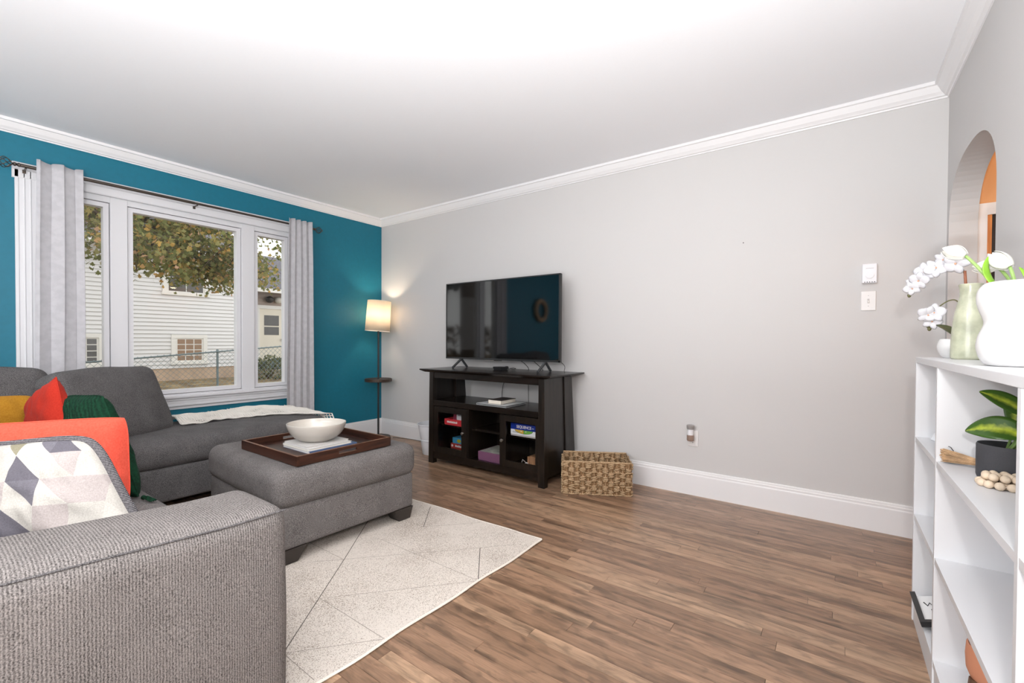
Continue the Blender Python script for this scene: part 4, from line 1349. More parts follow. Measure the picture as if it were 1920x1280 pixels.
MB().box(-.838, -.768, YB - .006, YB, .345, .457).obj('cover_plate', M_plate, t_, bevel=.003)
MB().box(-.820, -.786, YB - .0075, YB - .005, .355, .392).obj('socket', M_plate, t_, bevel=.002)
MB().cyl((-.803, YB - .0085, .371), (-.803, YB - .007, .371), .003, n=10).obj('ground_hole', M_dot, t_)
t_ = thing('air_freshener', 'plug-in air freshener with amber bottle in the low wall outlet', 'air freshener', (-.812, YB - .045, .39))
q = (-.812, YB - .040, 0)
MB().box(-.826, -.798, YB - .032, YB - .0075, .400, .440).obj('plug_body', M_plastic, t_, bevel=.003)
MB().lathe([(.001, .470), (.023, .470), (.025, .478), (.026, .495), (.022, .499), (.001, .499)], q, 24).obj('cap', mat('grey_cap', (150, 146, 144), .4), t_, smooth=True)
MB().lathe([(.001, .430), (.020, .430), (.019, .470), (.001, .470)], q, 24).obj('collar', M_plastic, t_, smooth=True)
MB().lathe([(.001, .388), (.020, .388), (.024, .394), (.024, .426), (.019, .431), (.001, .431)], q, 24).obj('bottle', mat('amber_grey_glass', (150, 128, 116), .15), t_, smooth=True)
tag(MB().cyl((-.499, YB - .0012, 1.74), (-.499, YB + .001, 1.74), .0035, n=10).obj('nail_hole', M_dot, None), 'tiny dark nail hole high on the grey wall', 'nail hole')

# ------------------------------------------------------------------ white bookcase on the right
BX0, BX1, BY0, BY1, BT = .257, .458, .70, 2.338, 1.028
case = thing('bookcase', 'low white cube bookcase along the right wall', 'bookcase', (.36, 1.52, 0))
MB().box(BX0, BX1, BY0, BY1, BT - .022, BT).obj('top', M_white_book, case, bevel=.0015)
for y in (BY1 - .018, BY0):
    MB().box(BX0, BX1, y, y + .018, 0, BT - .022).obj('side_panel', M_white_book, case)
for y in (1.880, 1.118):
    MB().box(BX0, BX1 - .006, y, y + .018, .0, BT - .022).obj('divider', M_white_book, case)
MB().box(BX1 - .006, BX1, BY0, BY1, .0, BT - .022).obj('back_panel', M_white_book, case)
spans = ((BY0 + .018, 1.118), (1.136, 1.880), (1.898, BY1 - .018))
for a, b in spans:
    for z in (.719, .4176, .098):
        MB().box(BX0 + .001, BX1 - .006, a, b, z - .019, z).obj('shelf', M_white_book, case)
    MB().box(BX0 + .004, BX0 + .018, a, b, 0, .079).obj('plinth', M_white_book, case)

# --- on the bookcase: white vase with tulips
M_gloss = mat('white_gloss_ceramic', (216, 215, 214), .12, coat=.4)
VX, VY = .346, 1.555
vase = thing('vase', 'large white gourd-shaped vase holding tulips on the bookcase', 'vase', (VX, VY, BT))
vp = [(.001, 0), (.040, 0), (.050, .004), (.060, .020), (.0655, .045), (.063, .070), (.056, .090), (.0525, .103), (.055, .116), (.062, .138), (.066, .160), (.064, .182), (.056, .196), (.048, .202), (.045, .199), (.050, .185), (.055, .16), (.046, .11), (.045, .09), (.001, .02)]
MB().lathe([(.001, 0)] + spline(vp[1:-1], 4) + [vp[-1]], (VX, VY, BT), 72).obj('vase_body', M_gloss, vase, smooth=True, angle=60)
M_tulip = mat('white_tulip_petal', (214, 212, 204), .45)
M_stem = mat('pale_green_stem', (138, 168, 96), .5)
M_tleaf = mat('fresh_green_leaf', (120, 168, 40), .4, var=.2, vscale=20)
def petal_mesh(base, axis, ln, wd, ang, open_):
    axis = Vector(axis).normalized()
    a = axis.orthogonal().normalized(); b = axis.cross(a)
    rd = a * math.cos(ang) + b * math.sin(ang); tg = axis.cross(rd)
    def fn(u, v):
        s_ = (u - .5) * 2
        half = wd * math.sin(math.pi * min(1, v * .92 + .06)) ** .75 * (1 - .55 * v ** 4)
        rad = open_ * (math.sin(math.pi * (.12 + .76 * v)) ** .8) - .25 * abs(s_) ** 2 * half
        return Vector(base) + axis * ln * v + rd * rad + tg * s_ * half * .95
    return fn
def tulip(label, head, axis, root_pt, size, group='white tulips in the gourd vase', leaf=None):
    t = thing('tulip', label, 'flower', root_pt, group)
    head = Vector(head); ax = Vector(axis).normalized(); base = head - ax * size * .5
    for k in range(6):
        MB().grid(petal_mesh(base, ax, size * (1 if k % 2 else .94), size * .30, k * math.pi / 3, size * (.34 if k % 2 else .28)), 8, 10).obj('petal', M_tulip, t, smooth=True, solid=.0012, angle=180)
    r0 = Vector(root_pt)
    midp = (r0 + base) / 2 + Vector((0, 0, .012))
    pts = [r0 * (1 - s_) ** 2 + midp * 2 * s_ * (1 - s_) + base * s_ * s_ for s_ in [i / 8 for i in range(9)]]
    MB().tube(pts, .0036, 8).obj('stem', M_stem, t, smooth=True)
    if leaf:
        p0, p1, p2, wd = map(lambda q: Vector(q) if not isinstance(q, float) else q, leaf)
        sd = (p2 - p0).cross(Vector((.6, -.8, 0))).normalized()
        def lf(u, v):
            c = p0 * (1 - v) ** 2 + p1 * 2 * v * (1 - v) + p2 * v * v
            s_ = (u - .5) * 2
            h = wd * math.sin(math.pi * (.15 + .85 * v)) ** .7 if v < 1 else 0.0005
            return c + sd * s_ * h + Vector((.6, -.8, 0)) * (-.25 * s_ * s_ * h)
        MB().grid(lf, 6, 14).obj('leaf', M_tleaf, t, smooth=True, solid=.0012, angle=180)
mouth = Vector((VX, VY, BT + .19))
tulip('white tulip bud leaning far left out of the gourd vase', (.252, 1.640, 1.322), (-.8, .35, .50), (VX - .025, VY + .02, BT + .18), .052)
tulip('white tulip bud standing centrally above the gourd vase', (.328, 1.600, 1.288), (-.55, .4, .75), (VX - .002, VY - .01, BT + .18), .054, leaf=((VX - .022, VY + .015, BT + .185), (VX - .055, VY + .03, BT + .23), (VX - .036, VY + .045, BT + .275), .010))
tulip('smaller white tulip bud half behind the central one', (.309, 1.640, 1.278), (-.9, .3, .1), (VX + .005, VY + .02, BT + .18), .046, leaf=((VX + .02, VY - .02, BT + .18), (VX + .018, VY - .01, BT + .22), (VX + .004, VY + .0, BT + .235), .008))

# --- sage green glazed vase
M_sage = mat('sage_reactive_glaze', (182, 184, 160), .25, var=.22, vscale=24, coat=.2, bump=.1, bscale=90)
GX, GY = .368, 2.120
gv = MB().lathe([(.001, 0)] + spline([(.043, 0), (.046, .003), (.0475, .010), (.0475, .04), (.0455, .09), (.041, .14), (.034, .18), (.0275, .21), (.0265, .225), (.029, .246), (.0305, .252), (.029, .254), (.026, .250), (.024, .225), (.030, .17), (.040, .10), (.042, .02)], 4) + [(.001, .008)], (GX, GY, BT), 60).obj('bottle_vase', M_sage, None, smooth=True, angle=60)
tag(gv, 'tall sage-green glazed bottle vase between the orchid pot and the gourd vase', 'vase')

# --- orchid in a white pot
OX, OY = .350, 2.268
orc = thing('orchid', 'white orchid in a small white pot at the bookcase end', 'plant', (OX, OY, BT))
MB().lathe([(.001, 0)] + spline([(.026, 0), (.034, .010), (.042, .030), (.043, .046), (.038, .064), (.033, .070), (.031, .066), (.036, .045)], 4) + [(.001, .04)], (OX, OY, BT), 48).obj('pot', M_gloss, orc, smooth=True, angle=60)
M_ostem = mat('brown_orchid_stem', (150, 92, 64), .5)
M_ogreen = mat('olive_orchid_stem', (94, 92, 56), .5)
M_oleaf = mat('dark_olive_orchid_leaf', (72, 76, 50), .35)
M_opetal = mat('white_orchid_petal', (206, 205, 209), .5)
M_ocore = mat('orchid_lip', (214, 160, 128), .5)
def P3(u, v, y=2.3):   # helper kept for the plant's own layout (room coordinates)
    return Vector((u, y, v))
MB().tube([P3(.372, 1.075, 2.27), P3(.380, 1.16, 2.27), P3(.383, 1.26, 2.27), P3(.378, 1.345, 2.27)], .0042, 8).obj('stake', M_ostem, orc, smooth=True)
MB().box(.376, .389, 2.264, 2.276, 1.283, 1.288).obj('clip', M_opetal, orc)
spray = [P3(.378, 1.33, 2.27), P3(.365, 1.372, 2.275), P3(.335, 1.384, 2.28), P3(.30, 1.370, 2.29), P3(.268, 1.338, 2.30), P3(.245, 1.300, 2.30), P3(.232, 1.272, 2.30)]
MB().tube(spline(spray), .0024, 7).obj('flower_stem', M_ogreen, orc, smooth=True)
spray2 = [P3(.385, 1.10, 2.26), P3(.378, 1.19, 2.27), P3(.362, 1.236, 2.28), P3(.340, 1.240, 2.285), P3(.312, 1.216, 2.29), P3(.296, 1.190, 2.295), P3(.290, 1.150, 2.30)]
MB().tube(spline(spray2), .0022, 7).obj('flower_stem', M_ogreen, orc, smooth=True)
def orchid_flower(c, face, size, roll):
    c = Vector(c); f = Vector(face).normalized()
    a = f.orthogonal().normalized(); b = f.cross(a)
    root = MB()
    for k in range(5):
        an = roll + k * 2 * math.pi / 5
        d = a * math.cos(an) + b * math.sin(an); s_ = f.cross(d)
        wd = size * (.52 if k % 2 else .36)
        def fn(u, v, d=d, s_=s_, wd=wd):
            w_ = (u - .5) * 2
            h = wd * math.sin(math.pi * (.08 + .9 * v)) ** .6
            return c + d * size * v + s_ * w_ * h + f * (.25 * size * math.sin(v * 2.2) * (1 - .4 * w_ * w_) - .15 * size * v * v)
        root.grid(fn, 6, 7)
    o = root.obj('blossom', M_opetal, orc, smooth=True, solid=.0008, angle=180)
    MB().ball(c + f * size * .18, size * .09, 8, 6).obj('blossom_lip', M_ocore, o, smooth=True)
rf = random.Random(4)
for (x, z, y, s_) in ((.352, 1.372, 2.25, .040), (.322, 1.392, 2.27, .030), (.300, 1.362, 2.27, .036), (.272, 1.352, 2.28, .036), (.256, 1.320, 2.28, .034), (.245, 1.308, 2.30, .030), (.238, 1.292, 2.29, .028), (.300, 1.196, 2.28, .036), (.283, 1.190, 2.28, .034), (.296, 1.164, 2.29, .030)):
    orchid_flower((x, y, z), (-.3 + rf.uniform(-.4, .4), -1, -.1 + rf.uniform(-.35, .35)), s_, rf.random() * 6)
for (x, z) in ((.231, 1.266), (.287, 1.146), (.281, 1.152), (.290, 1.136)):
    MB().ball((x, 2.30, z), .006, 8, 6, (1, 1, 1.3)).obj('bud', M_ogreen, orc, smooth=True)
def leaf_grid(p0, p1, p2, wd, face, n=14):
    p0, p1, p2, face = Vector(p0), Vector(p1), Vector(p2), Vector(face)
    def lf(u, v):
        c = p0 * (1 - v) ** 2 + p1 * 2 * v * (1 - v) + p2 * v * v
        d = ((p1 - p0) * (1 - v) + (p2 - p1) * v).normalized()
        sd = d.cross(face).normalized()
        s_ = (u - .5) * 2
        h = wd * max(.02, math.sin(math.pi * (.06 + .93 * v))) ** .75
        return c + sd * s_ * h + face.normalized() * (.22 * abs(s_) * h)
    return MB().grid(lf, 8, n)
leaf_grid((.385, 2.262, 1.085), (.350, 2.27, 1.135), (.306, 2.28, 1.150), .016, (-.2, -.5, .8)).obj('leaf', M_oleaf, orc, smooth=True, solid=.002, angle=180)
leaf_grid((.385, 2.262, 1.090), (.378, 2.27, 1.115), (.366, 2.275, 1.145), .009, (-.6, -.5, .4)).obj('leaf', M_oleaf, orc, smooth=True, solid=.002, angle=180)
leaf_grid((.360, 2.268, 1.090), (.400, 2.285, 1.13), (.425, 2.29, 1.12), .015, (.2, -.5, .8)).obj('leaf', M_oleaf, orc, smooth=True, solid=.002, angle=180)

# --- inside the bookcase
S1 = .719
PX, PY = .372, 1.715
pp = thing('potted_plant', 'variegated green plant in a charcoal pot inside the bookcase', 'plant', (PX, PY, S1))
M_char = mat('charcoal_stoneware', (62, 62, 66), .7, bump=.4, bscale=300)
MB().lathe([(.001, 0), (.050, 0), (.056, .004), (.058, .012), (.058, .092), (.056, .096), (.052, .092), (.052, .02), (.001, .018)], (PX, PY, S1), 40).obj('pot', M_char, pp, smooth=True, angle=50)
MB().lathe([(.001, .078), (.052, .078), (.052, .080), (.001, .082)], (PX, PY, S1), 30).obj('soil', mat('dark_soil', (48, 38, 30), .95), pp)
def varieg():
    m, t, p = newmat('variegated_leaf')
    N, L = t.nodes.new, t.links.new
    at = N('ShaderNodeAttribute'); at.attribute_name = 'vein'
    n = N('ShaderNodeTexNoise'); n.inputs['Scale'].default_value = 70; n.inputs['Detail'].default_value = 3
    tc = N('ShaderNodeTexCoord'); L(tc.outputs['Object'], n.inputs['Vector'])
    ad = N('ShaderNodeMath'); ad.operation = 'MULTIPLY_ADD'; ad.inputs[1].default_value = .5
    L(n.outputs['Fac'], ad.inputs[0]); L(at.outputs['Fac'], ad.inputs[2])
    r = N('ShaderNodeValToRGB')
    e = r.color_ramp.elements
    e[0].position = .30; e[0].color = lin(176, 190, 60)
    e[1].position = .62; e[1].color = lin(58, 92, 26)
    L(ad.outputs[0], r.inputs['Fac']); L(r.outputs['Color'], p.inputs['Base Color'])
    setp(p, Roughness=.3)
    return m
M_var = varieg()
def big_leaf(p0, p1, p2, wd, face):
    o = leaf_grid(p0, p1, p2, wd, face, 20).obj('leaf', M_var, pp, smooth=True, solid=.0012, angle=180)
    at = o.data.attributes.new('vein', 'FLOAT', 'POINT')
    for i in range(len(o.data.vertices)):
        u, v = (i % 9) / 8, (i // 9) / 20
        at.data[i].value = min(1, abs(u - .5) * 1.5 + .1 * v)
tip1, tip2 = (.300, 1.760, .836), (.306, 1.650, .957)
big_leaf((.400, 1.690, .842), (.350, 1.705, .872), tip1, .036, (-.30, -.75, .6))
big_leaf((.402, 1.655, .900), (.356, 1.650, .938), tip2, .025, (-.3, -.65, .7))
big_leaf((.392, 1.68, .85), (.40, 1.60, .91), (.375, 1.52, .90), .030, (-.3, .1, .9))
big_leaf((.380, 1.72, .85), (.41, 1.78, .93), (.40, 1.83, .92), .024, (-.4, .1, .9))
for a, b in (((PX, PY, S1 + .08), (.386, 1.70, .838)), ((PX + .01, PY, S1 + .08), (.395, 1.66, .900)), ((PX, PY - .01, S1 + .08), (.392, 1.68, .85)), ((PX, PY + .01, S1 + .08), (.380, 1.72, .85))):
    MB().tube([a, tuple((x + y) / 2 + .003 for x, y in zip(a, b)), b], .0028, 7).obj('stem', M_stem, pp, smooth=True)
# whisk broom
wb = thing('whisk_broom', 'small straw whisk broom lying beside the charcoal pot', 'broom', (.31, 1.85, S1))
M_straw = mat('natural_straw', (186, 152, 116), .8, var=.25, vscale=60)
rs = random.Random(11)
m = MB()
for k in range(90):
    a, q = rs.random() * 6.28, math.sqrt(rs.random())
    e0 = Vector((.345, 1.832, S1 + .018)) + Vector((0, .5 * math.cos(a), .5 * math.sin(a))) * q * .016
    e1 = Vector((.268, 1.862, S1 + .024)) + Vector((rs.uniform(-.003, .003), .9 * math.cos(a) * .020, .020 * math.sin(a))) * 1.0 * Vector((1, q, q)).length / 1.42
    e1.z = S1 + .024 + .020 * q * math.sin(a); e1.y = 1.862 + .018 * q * math.cos(a)
    m.tube([e0, (e0 + e1) / 2 + Vector((0, 0, rs.uniform(-.001, .001))), e1], .0011, 4)
o = m.obj('straws', M_straw, wb); o['kind'] = 'stuff'
MB().tube([(.345, 1.832, S1 + .016), (.385, 1.815, S1 + .014), (.43, 1.80, S1 + .012)], [.009, .008, .006], 10).obj('handle', mat('bound_straw_handle', (168, 128, 92), .8), wb, smooth=True)
MB().tube([(.352 + 0, 1.829 + .0095 * math.cos(t), S1 + .016 + .0095 * math.sin(t)) for t in [i * .5236 for i in range(12)]], .0016, 5, closed=True).obj('binding', M_ostem, wb, smooth=True)
MB().tube([(.292, 1.853, S1 + .040), (.286, 1.856, S1 + .050), (.281, 1.858, S1 + .052)], .0012, 5).obj('hang_loop', M_black, wb)
# wooden bead garland
gl = thing('bead_garland', 'coiled garland of pale wooden beads in front of the charcoal pot', 'beads', (.34, 1.61, S1))
M_bead = mat('pale_wood_bead', (216, 196, 172), .6, var=.08, vscale=60)
bead = MB().ball((0, 0, 0), .0100, 14, 10).mesh('bead'); bead.materials.append(M_bead)
for p in bead.polygons: p.use_smooth = True
cnt = 0
for ring_i, (rx, ry, z, n) in enumerate(((.044, .036, .0100, 13), (.025, .018, .0100, 6), (.034, .026, .0270, 10), (.015, .010, .0275, 3))):
    for k in range(n):
        a = 2 * math.pi * k / n + ring_i * .4
        o = bpy.data.objects.new('bead', bead); C.objects.link(o); o.parent = gl
        o.location = (.350 + rx * math.cos(a) - gl.location.x, 1.628 + ry * math.sin(a) - gl.location.y, S1 + z - gl.location.z)
MB().tube([(.350 + .044 * math.cos(t * .5), 1.628 + .036 * math.sin(t * .5), S1 + .0100) for t in range(13)], .0012, 4).obj('string', M_print, gl)
# clear glass jar in the first bay
M_jar = mat('white_pressed_glass', (228, 230, 234), .12, spec=.6)
jr = thing('glass_jar', 'white pressed-glass lidded jar in the top left bay of the bookcase', 'jar', (.330, 2.262, S1))
MB().lathe([(.001, 0), (.034, 0), (.037, .004), (.034, .012), (.026, .028), (.020, .040), (.018, .052), (.001, .052)], (.330, 2.262, S1), 20).obj('jar_body', M_jar, jr, smooth=True, angle=30)
MB().lathe([(.001, .052), (.021, .052), (.019, .060), (.010, .072), (.007, .082), (.009, .090), (.001, .097)], (.330, 2.262, S1), 20).obj('lid', M_jar, jr, smooth=True, angle=30)
# framed sign leaning in the lowest left bay
sg = thing('framed_sign', 'white script sign in a black frame leaning in the lowest bay', 'sign', (.30, 2.12, .098))
FO = Vector((.243, 2.250, .132)); FU = Vector((.006, -.215, -.010)).normalized(); FB = Vector((.175, .004, .06)).normalized()
FN = FB.cross(FU).normalized()
if FN.z < 0: FN = -FN
FL, FWd = .205, .19
def fp(a, b, c): return FO + FU * a + FB * b + FN * c
def fbar(a0, a1, b0, b1, c0, c1):
    return MB().hexa([fp(a0, b0, c0), fp(a1, b0, c0), fp(a1, b1, c0), fp(a0, b1, c0), fp(a0, b0, c1), fp(a1, b0, c1), fp(a1, b1, c1), fp(a0, b1, c1)])
fbar(.0, FL, 0, .016, -.012, .006).obj('frame_bar', M_black, sg)
fbar(FL - .016, FL, 0.016, FWd, -.012, .006).obj('frame_bar', M_black, sg)
fbar(.016, FL - .016, FWd - .016, FWd, -.012, .006).obj('frame_bar', M_black, sg)
fbar(.016, FL - .016, .016, FWd - .016, -.010, -.004).obj('white_board', mat('sign_white', (232, 231, 230), .6), sg)
M_ink = mat('black_script_ink', (26, 25, 26), .6)
def stroke(pts, r=.0022):
    return MB().tube([fp(a, b, -.0032) for a, b in pts], r, 5)
stroke([(.062, .030), (.086, .038), (.066, .046), (.090, .054), (.064, .060), (.054, .070)]).obj('script_stroke', M_ink, sg)
stroke([(.112, .044), (.108, .052)]).obj('script_stroke', M_ink, sg)
stroke([(.138, .050), (.122, .058), (.136, .066), (.122, .076)]).obj('script_stroke', M_ink, sg)
stroke([(.178, .030), (.178, .075)], .0026).obj('script_stroke', M_ink, sg)
# terracotta planter on wooden legs
tp = thing('planter', 'terracotta planter on dark wooden legs in the lowest wide bay', 'planter', (.362, 1.70, .098))
TPX, TPY = .362, 1.700
MB().lathe([(.001, .060), (.030, .062), (.052, .078), (.062, .105), (.064, .140), (.062, .170), (.058, .172), (.058, .14), (.001, .09)], (TPX, TPY, .098), 36).obj('bowl', mat('terracotta', (210, 144, 112), .7), tp, smooth=True, angle=50)
for k in range(3):
    a = R(200) + k * 2 * math.pi / 3
    c0 = Vector((TPX + .062 * math.cos(a), TPY + .062 * math.sin(a), .098)); c1 = Vector((TPX + .048 * math.cos(a), TPY + .048 * math.sin(a), .098 + .085))
    MB().tube([c0, c1], [.011, .015], 6).obj('leg', wood('walnut_leg', (74, 50, 36), (112, 80, 58), 'Z', .5), tp, smooth=False)

# ------------------------------------------------------------------ outdoors
def ground_mat():
    m, t, p = newmat('autumn_lawn')
    N, L = t.nodes.new, t.links.new
    tc = N('ShaderNodeTexCoord')
    n = N('ShaderNodeTexNoise'); n.inputs['Scale'].default_value = 2.5; n.inputs['Detail'].default_value = 9; n.inputs['Roughness'].default_value = .7
    L(tc.outputs['Object'], n.inputs['Vector'])
    r = N('ShaderNodeValToRGB')
    e = r.color_ramp.elements
    e[0].position = .36; e[0].color = lin(92, 76, 56)
    e[1].position = .66; e[1].color = lin(168, 148, 112)
    e2 = e.new(.5); e2.color = lin(124, 106, 76)
    L(n.outputs['Fac'], r.inputs['Fac']); L(r.outputs['Color'], p.inputs['Base Color'])
    setp(p, Roughness=.95)
    return m
def gz(x, y):
    return -.30 + .26 * max(0, min(1, (-x - 5) / 8)) + .02 * noise.noise(Vector((x * .8, y * .8, 0)))
structure(MB().grid(lambda u, v: (lambda x, y: (x, y, gz(x, y)))(-32 + 27.45 * u, -22 + 50 * v), 60, 70).obj('ground', ground_mat(), None, smooth=True, angle=180))

HX = -14.5
M_siding = mat('white_vinyl_siding', (226, 225, 226), .5)
M_siding2 = mat('beige_vinyl_siding', (196, 180, 170), .5)
M_found = mat('tan_foundation', (196, 172, 150), .85, var=.12, vscale=3)
M_shingle = mat('grey_shingles', (104, 102, 108), .9, var=.2, vscale=14)
M_wintrim = mat('white_house_trim', (236, 234, 230), .5)
M_darkpane = mat('dark_window_pane', (70, 66, 62), .12, spec=.8)
M_warmpane = mat('tan_window_pane', (148, 118, 92), .2, spec=.6)
house = thing('neighbour_house', 'white clapboard house across the yard seen through the window', 'house', (HX, 3, 0))
HYE = 6.08
MB().box(HX - 6, HX - .02, -3.4, HYE, -.3, 3.45).box(-22, -16.02, HYE, 16, -.3, 2.9).obj('core_wall', M_siding, house)
MB().box(HX - .02, HX + .01, -3.4, HYE, -.4, .30).obj('foundation', M_found, house)
MB().box(-16.02, -15.98, HYE, 16, -.4, .22).obj('foundation', M_found, house)
def board_mesh(length, name='siding_board'):
    h = .1065
    vs = [(-.004, -length / 2, h), (.004, -length / 2, h), (.030, -length / 2, 0), (-.004, -length / 2, 0), (-.004, length / 2, h), (.004, length / 2, h), (.030, length / 2, 0), (-.004, length / 2, 0)]
    fs = [(0, 1, 2, 3), (7, 6, 5, 4), (1, 5, 6, 2), (0, 4, 5, 1), (2, 6, 7, 3)]
    me = bpy.data.meshes.new(name); me.from_pydata(vs, [], fs); me.update()
    return me
def boards(x, ymid, length, z0, z1, m):
    me = board_mesh(length); me.materials.append(m)
    z = z0
    while z < z1:
        o = bpy.data.objects.new('siding_board', me); C.objects.link(o)
        o.location = (x, ymid, z); attach(o, house)
        z += .1035
boards(HX, (HYE - 3.4) / 2, HYE + 3.4, .29, 3.36, M_siding)
boards(-16.0, 11.0, 9.9, .22, 2.75, M_siding2)
MB().box(HX - .02, HX + .03, HYE - .09, HYE + .01, .28, 3.45).obj('corner_board', M_wintrim, house)
MB().box(-16, HX, HYE - .01, HYE, .2, 3.45).obj('return_wall', M_siding2, house)
# roofs
MB().hexa([(HX + .42, -3.6, 3.42), (HX + .42, HYE + .25, 3.42), (HX - 4.6, HYE + .25, 6.0), (HX - 4.6, -3.6, 6.0), (HX + .42, -3.6, 3.50), (HX + .42, HYE + .25, 3.50), (HX - 4.6, HYE + .25, 6.08), (HX - 4.6, -3.6, 6.08)]).obj('roof', M_shingle, house)
MB().box(HX, HX + .42, -3.6, HYE + .25, 3.38, 3.42).obj('soffit', M_wintrim, house)
MB().box(HX + .40, HX + .50, -3.6, HYE + .25, 3.36, 3.47).obj('gutter', M_wintrim, house)
MB().hexa([(-15.45, HYE, 2.70), (-15.45, 16, 2.70), (-19.5, 16, 4.5), (-19.5, HYE, 4.5), (-15.45, HYE, 2.80), (-15.45, 16, 2.80), (-19.5, 16, 4.60), (-19.5, HYE, 4.60)]).obj('roof', M_shingle, house)
MB().box(-15.46, -15.34, HYE, 16, 2.66, 2.79).obj('gutter', M_wintrim, house)
MB().tube([(-15.42, HYE + .65, 2.67), (-15.45, HYE + .63, 2.55), (-15.9, HYE + .55, 2.38), (-15.95, HYE + .55, 2.2), (-15.95, HYE + .55, .1)], .04, 8).obj('downspout', M_wintrim, house)
def house_window(y0, y1, z0, z1, cols, rws, pm_):
    tr, x = .10, HX + .016
    f = MB().box(x, x + .035, y0, y0 + tr, z0, z1).box(x, x + .035, y1 - tr, y1, z0, z1).box(x, x + .035, y0 + tr, y1 - tr, z1 - tr, z1).box(x, x + .05, y0 - .02, y1 + .02, z0, z0 + tr * .8).obj('window_trim', M_wintrim, house)
    a0, a1, b0, b1 = y0 + tr + .03, y1 - tr - .03, z0 + tr, z1 - tr - .02
    MB().box(x - .01, x + .012, y0 + tr, y1 - tr, z0 + .05, z1 - tr).obj('sash', M_wintrim, f)
    pw, ph, g = (a1 - a0) / cols, (b1 - b0) / rws, .012
    me = MB().box(0, .006, 0, pw - 2 * g, 0, ph - 2 * g).mesh('pane'); me.materials.append(pm_)
    for i in range(cols):
        for j in range(rws):
            o = bpy.data.objects.new('pane', me); C.objects.link(o); o.parent = f
            o.location = (x + .011, a0 + i * pw + g, b0 + j * ph + g)
            o.matrix_parent_inverse = Matrix.Identity(4)
house_window(4.290, 5.140, .385, 1.205, 3, 4, M_warmpane)
house_window(2.085, 2.935, .385, 1.205, 3, 4, M_darkpane)
house_window(4.10, 5.18, 2.27, 3.25, 2, 2, M_darkpane)
# back door and flood lights on the recessed wall
dx = -15.985
dr2 = MB().box(dx, dx + .05, 7.20, 8.06, .20, 2.16).obj('back_door', mat('cream_door', (234, 226, 210), .45), house)
MB().box(dx, dx + .08, 7.10, 7.22, .18, 2.26).box(dx, dx + .08, 8.04, 8.16, .18, 2.26).box(dx, dx + .08, 7.22, 8.04, 2.14, 2.26).obj('door_trim', M_wintrim, dr2)
for z0, z1 in ((1.24, 1.52), (1.56, 1.92)):
    MB().box(dx + .05, dx + .056, 7.38, 7.88, z0, z1).obj('pane', M_darkpane, dr2)
MB().ball((dx + .10, 7.98, 1.08), .04, 10, 7).obj('door_knob', M_pole, dr2, smooth=True)
for y, mm in ((7.52, mat('dark_lamp_bowl', (72, 70, 68), .5)), (7.82, mat('white_lamp_bowl', (236, 232, 224), .5))):
    MB().ball((dx + .16, y, 2.46), .13, 14, 10, (1.1, 1, .9)).obj('flood_light', mm, house, smooth=True)

# chain-link fence
FX = -11.5
def ftop(y): return .675 + .0755 * (y - 2.7)
M_galv = mat('galvanised_steel', (128, 142, 146), .5, .4)
fen = thing('chain_link_fence', 'grey chain-link fence in front of the white house', 'fence', (FX, 4.3, 0))
MB().tube([(FX, -3, ftop(-3)), (FX, 4, ftop(4)), (FX, 12, ftop(12))], .017, 8).obj('top_rail', M_galv, fen, smooth=True)
for y in (-1.6, 1.35, 4.30, 7.25, 10.2):
    p_ = MB().cyl((FX - .03, y, -.3), (FX - .03, y, ftop(y) + .02), .024, n=12).obj('post', M_galv, fen, smooth=True)
    MB().ball((FX - .03, y, ftop(y) + .03), .028, 10, 7).obj('post_cap', M_galv, p_, smooth=True)
m = MB()
H_ = 1.0
k = -3.0
while k < 12:
    for sgn in (1, -1):
        y0 = k if sgn > 0 else k + H_
        y1 = k + H_ if sgn > 0 else k
        m.tube([(FX + .02, y0, ftop(y0) - H_), (FX + .02, y1, ftop(y1) + .03)], .0034, 3, caps=False)
    k += .11
o = m.obj('chain_mesh', M_galv, fen); o['kind'] = 'stuff'

# tarp-covered heap and shrub
tp_ = MB()
M_tarp = mat('dark_green_tarp', (44, 62, 60), .4, bump=.4, bscale=6)
def tarp(u, v):
    a, b = 2 * u - 1, 2 * v - 1
    h = max(0, (1 - a ** 4) * (1 - b ** 4)) ** .5
    x, y = -14.6 + .5 * b, 7.55 + .95 * a
    return (x, y, .16 + .32 * h + .05 * noise.noise(Vector((x * 3, y * 3, 1))) * h)
tpo = thing('tarp_heap', 'dark green tarp-covered heap beside the back door of the white house', 'tarp', (-14.6, 7.55, .1))
tp_.grid(tarp, 30, 18).obj('tarp', M_tarp, tpo, smooth=True, angle=180)
MB().box(-15.3, -13.9, 6.4, 9.4, -.2, .15).obj('stone_slab', mat('grey_stone_slab', (150, 140, 126), .9, var=.2, vscale=4), tpo, bevel=.02)
MB().tube([(-14.6, 8.1, .50), (-14.15, 8.15, .40), (-14.05, 8.2, .2)], .03, 6).obj('strap', M_wintrim, tpo, smooth=True)

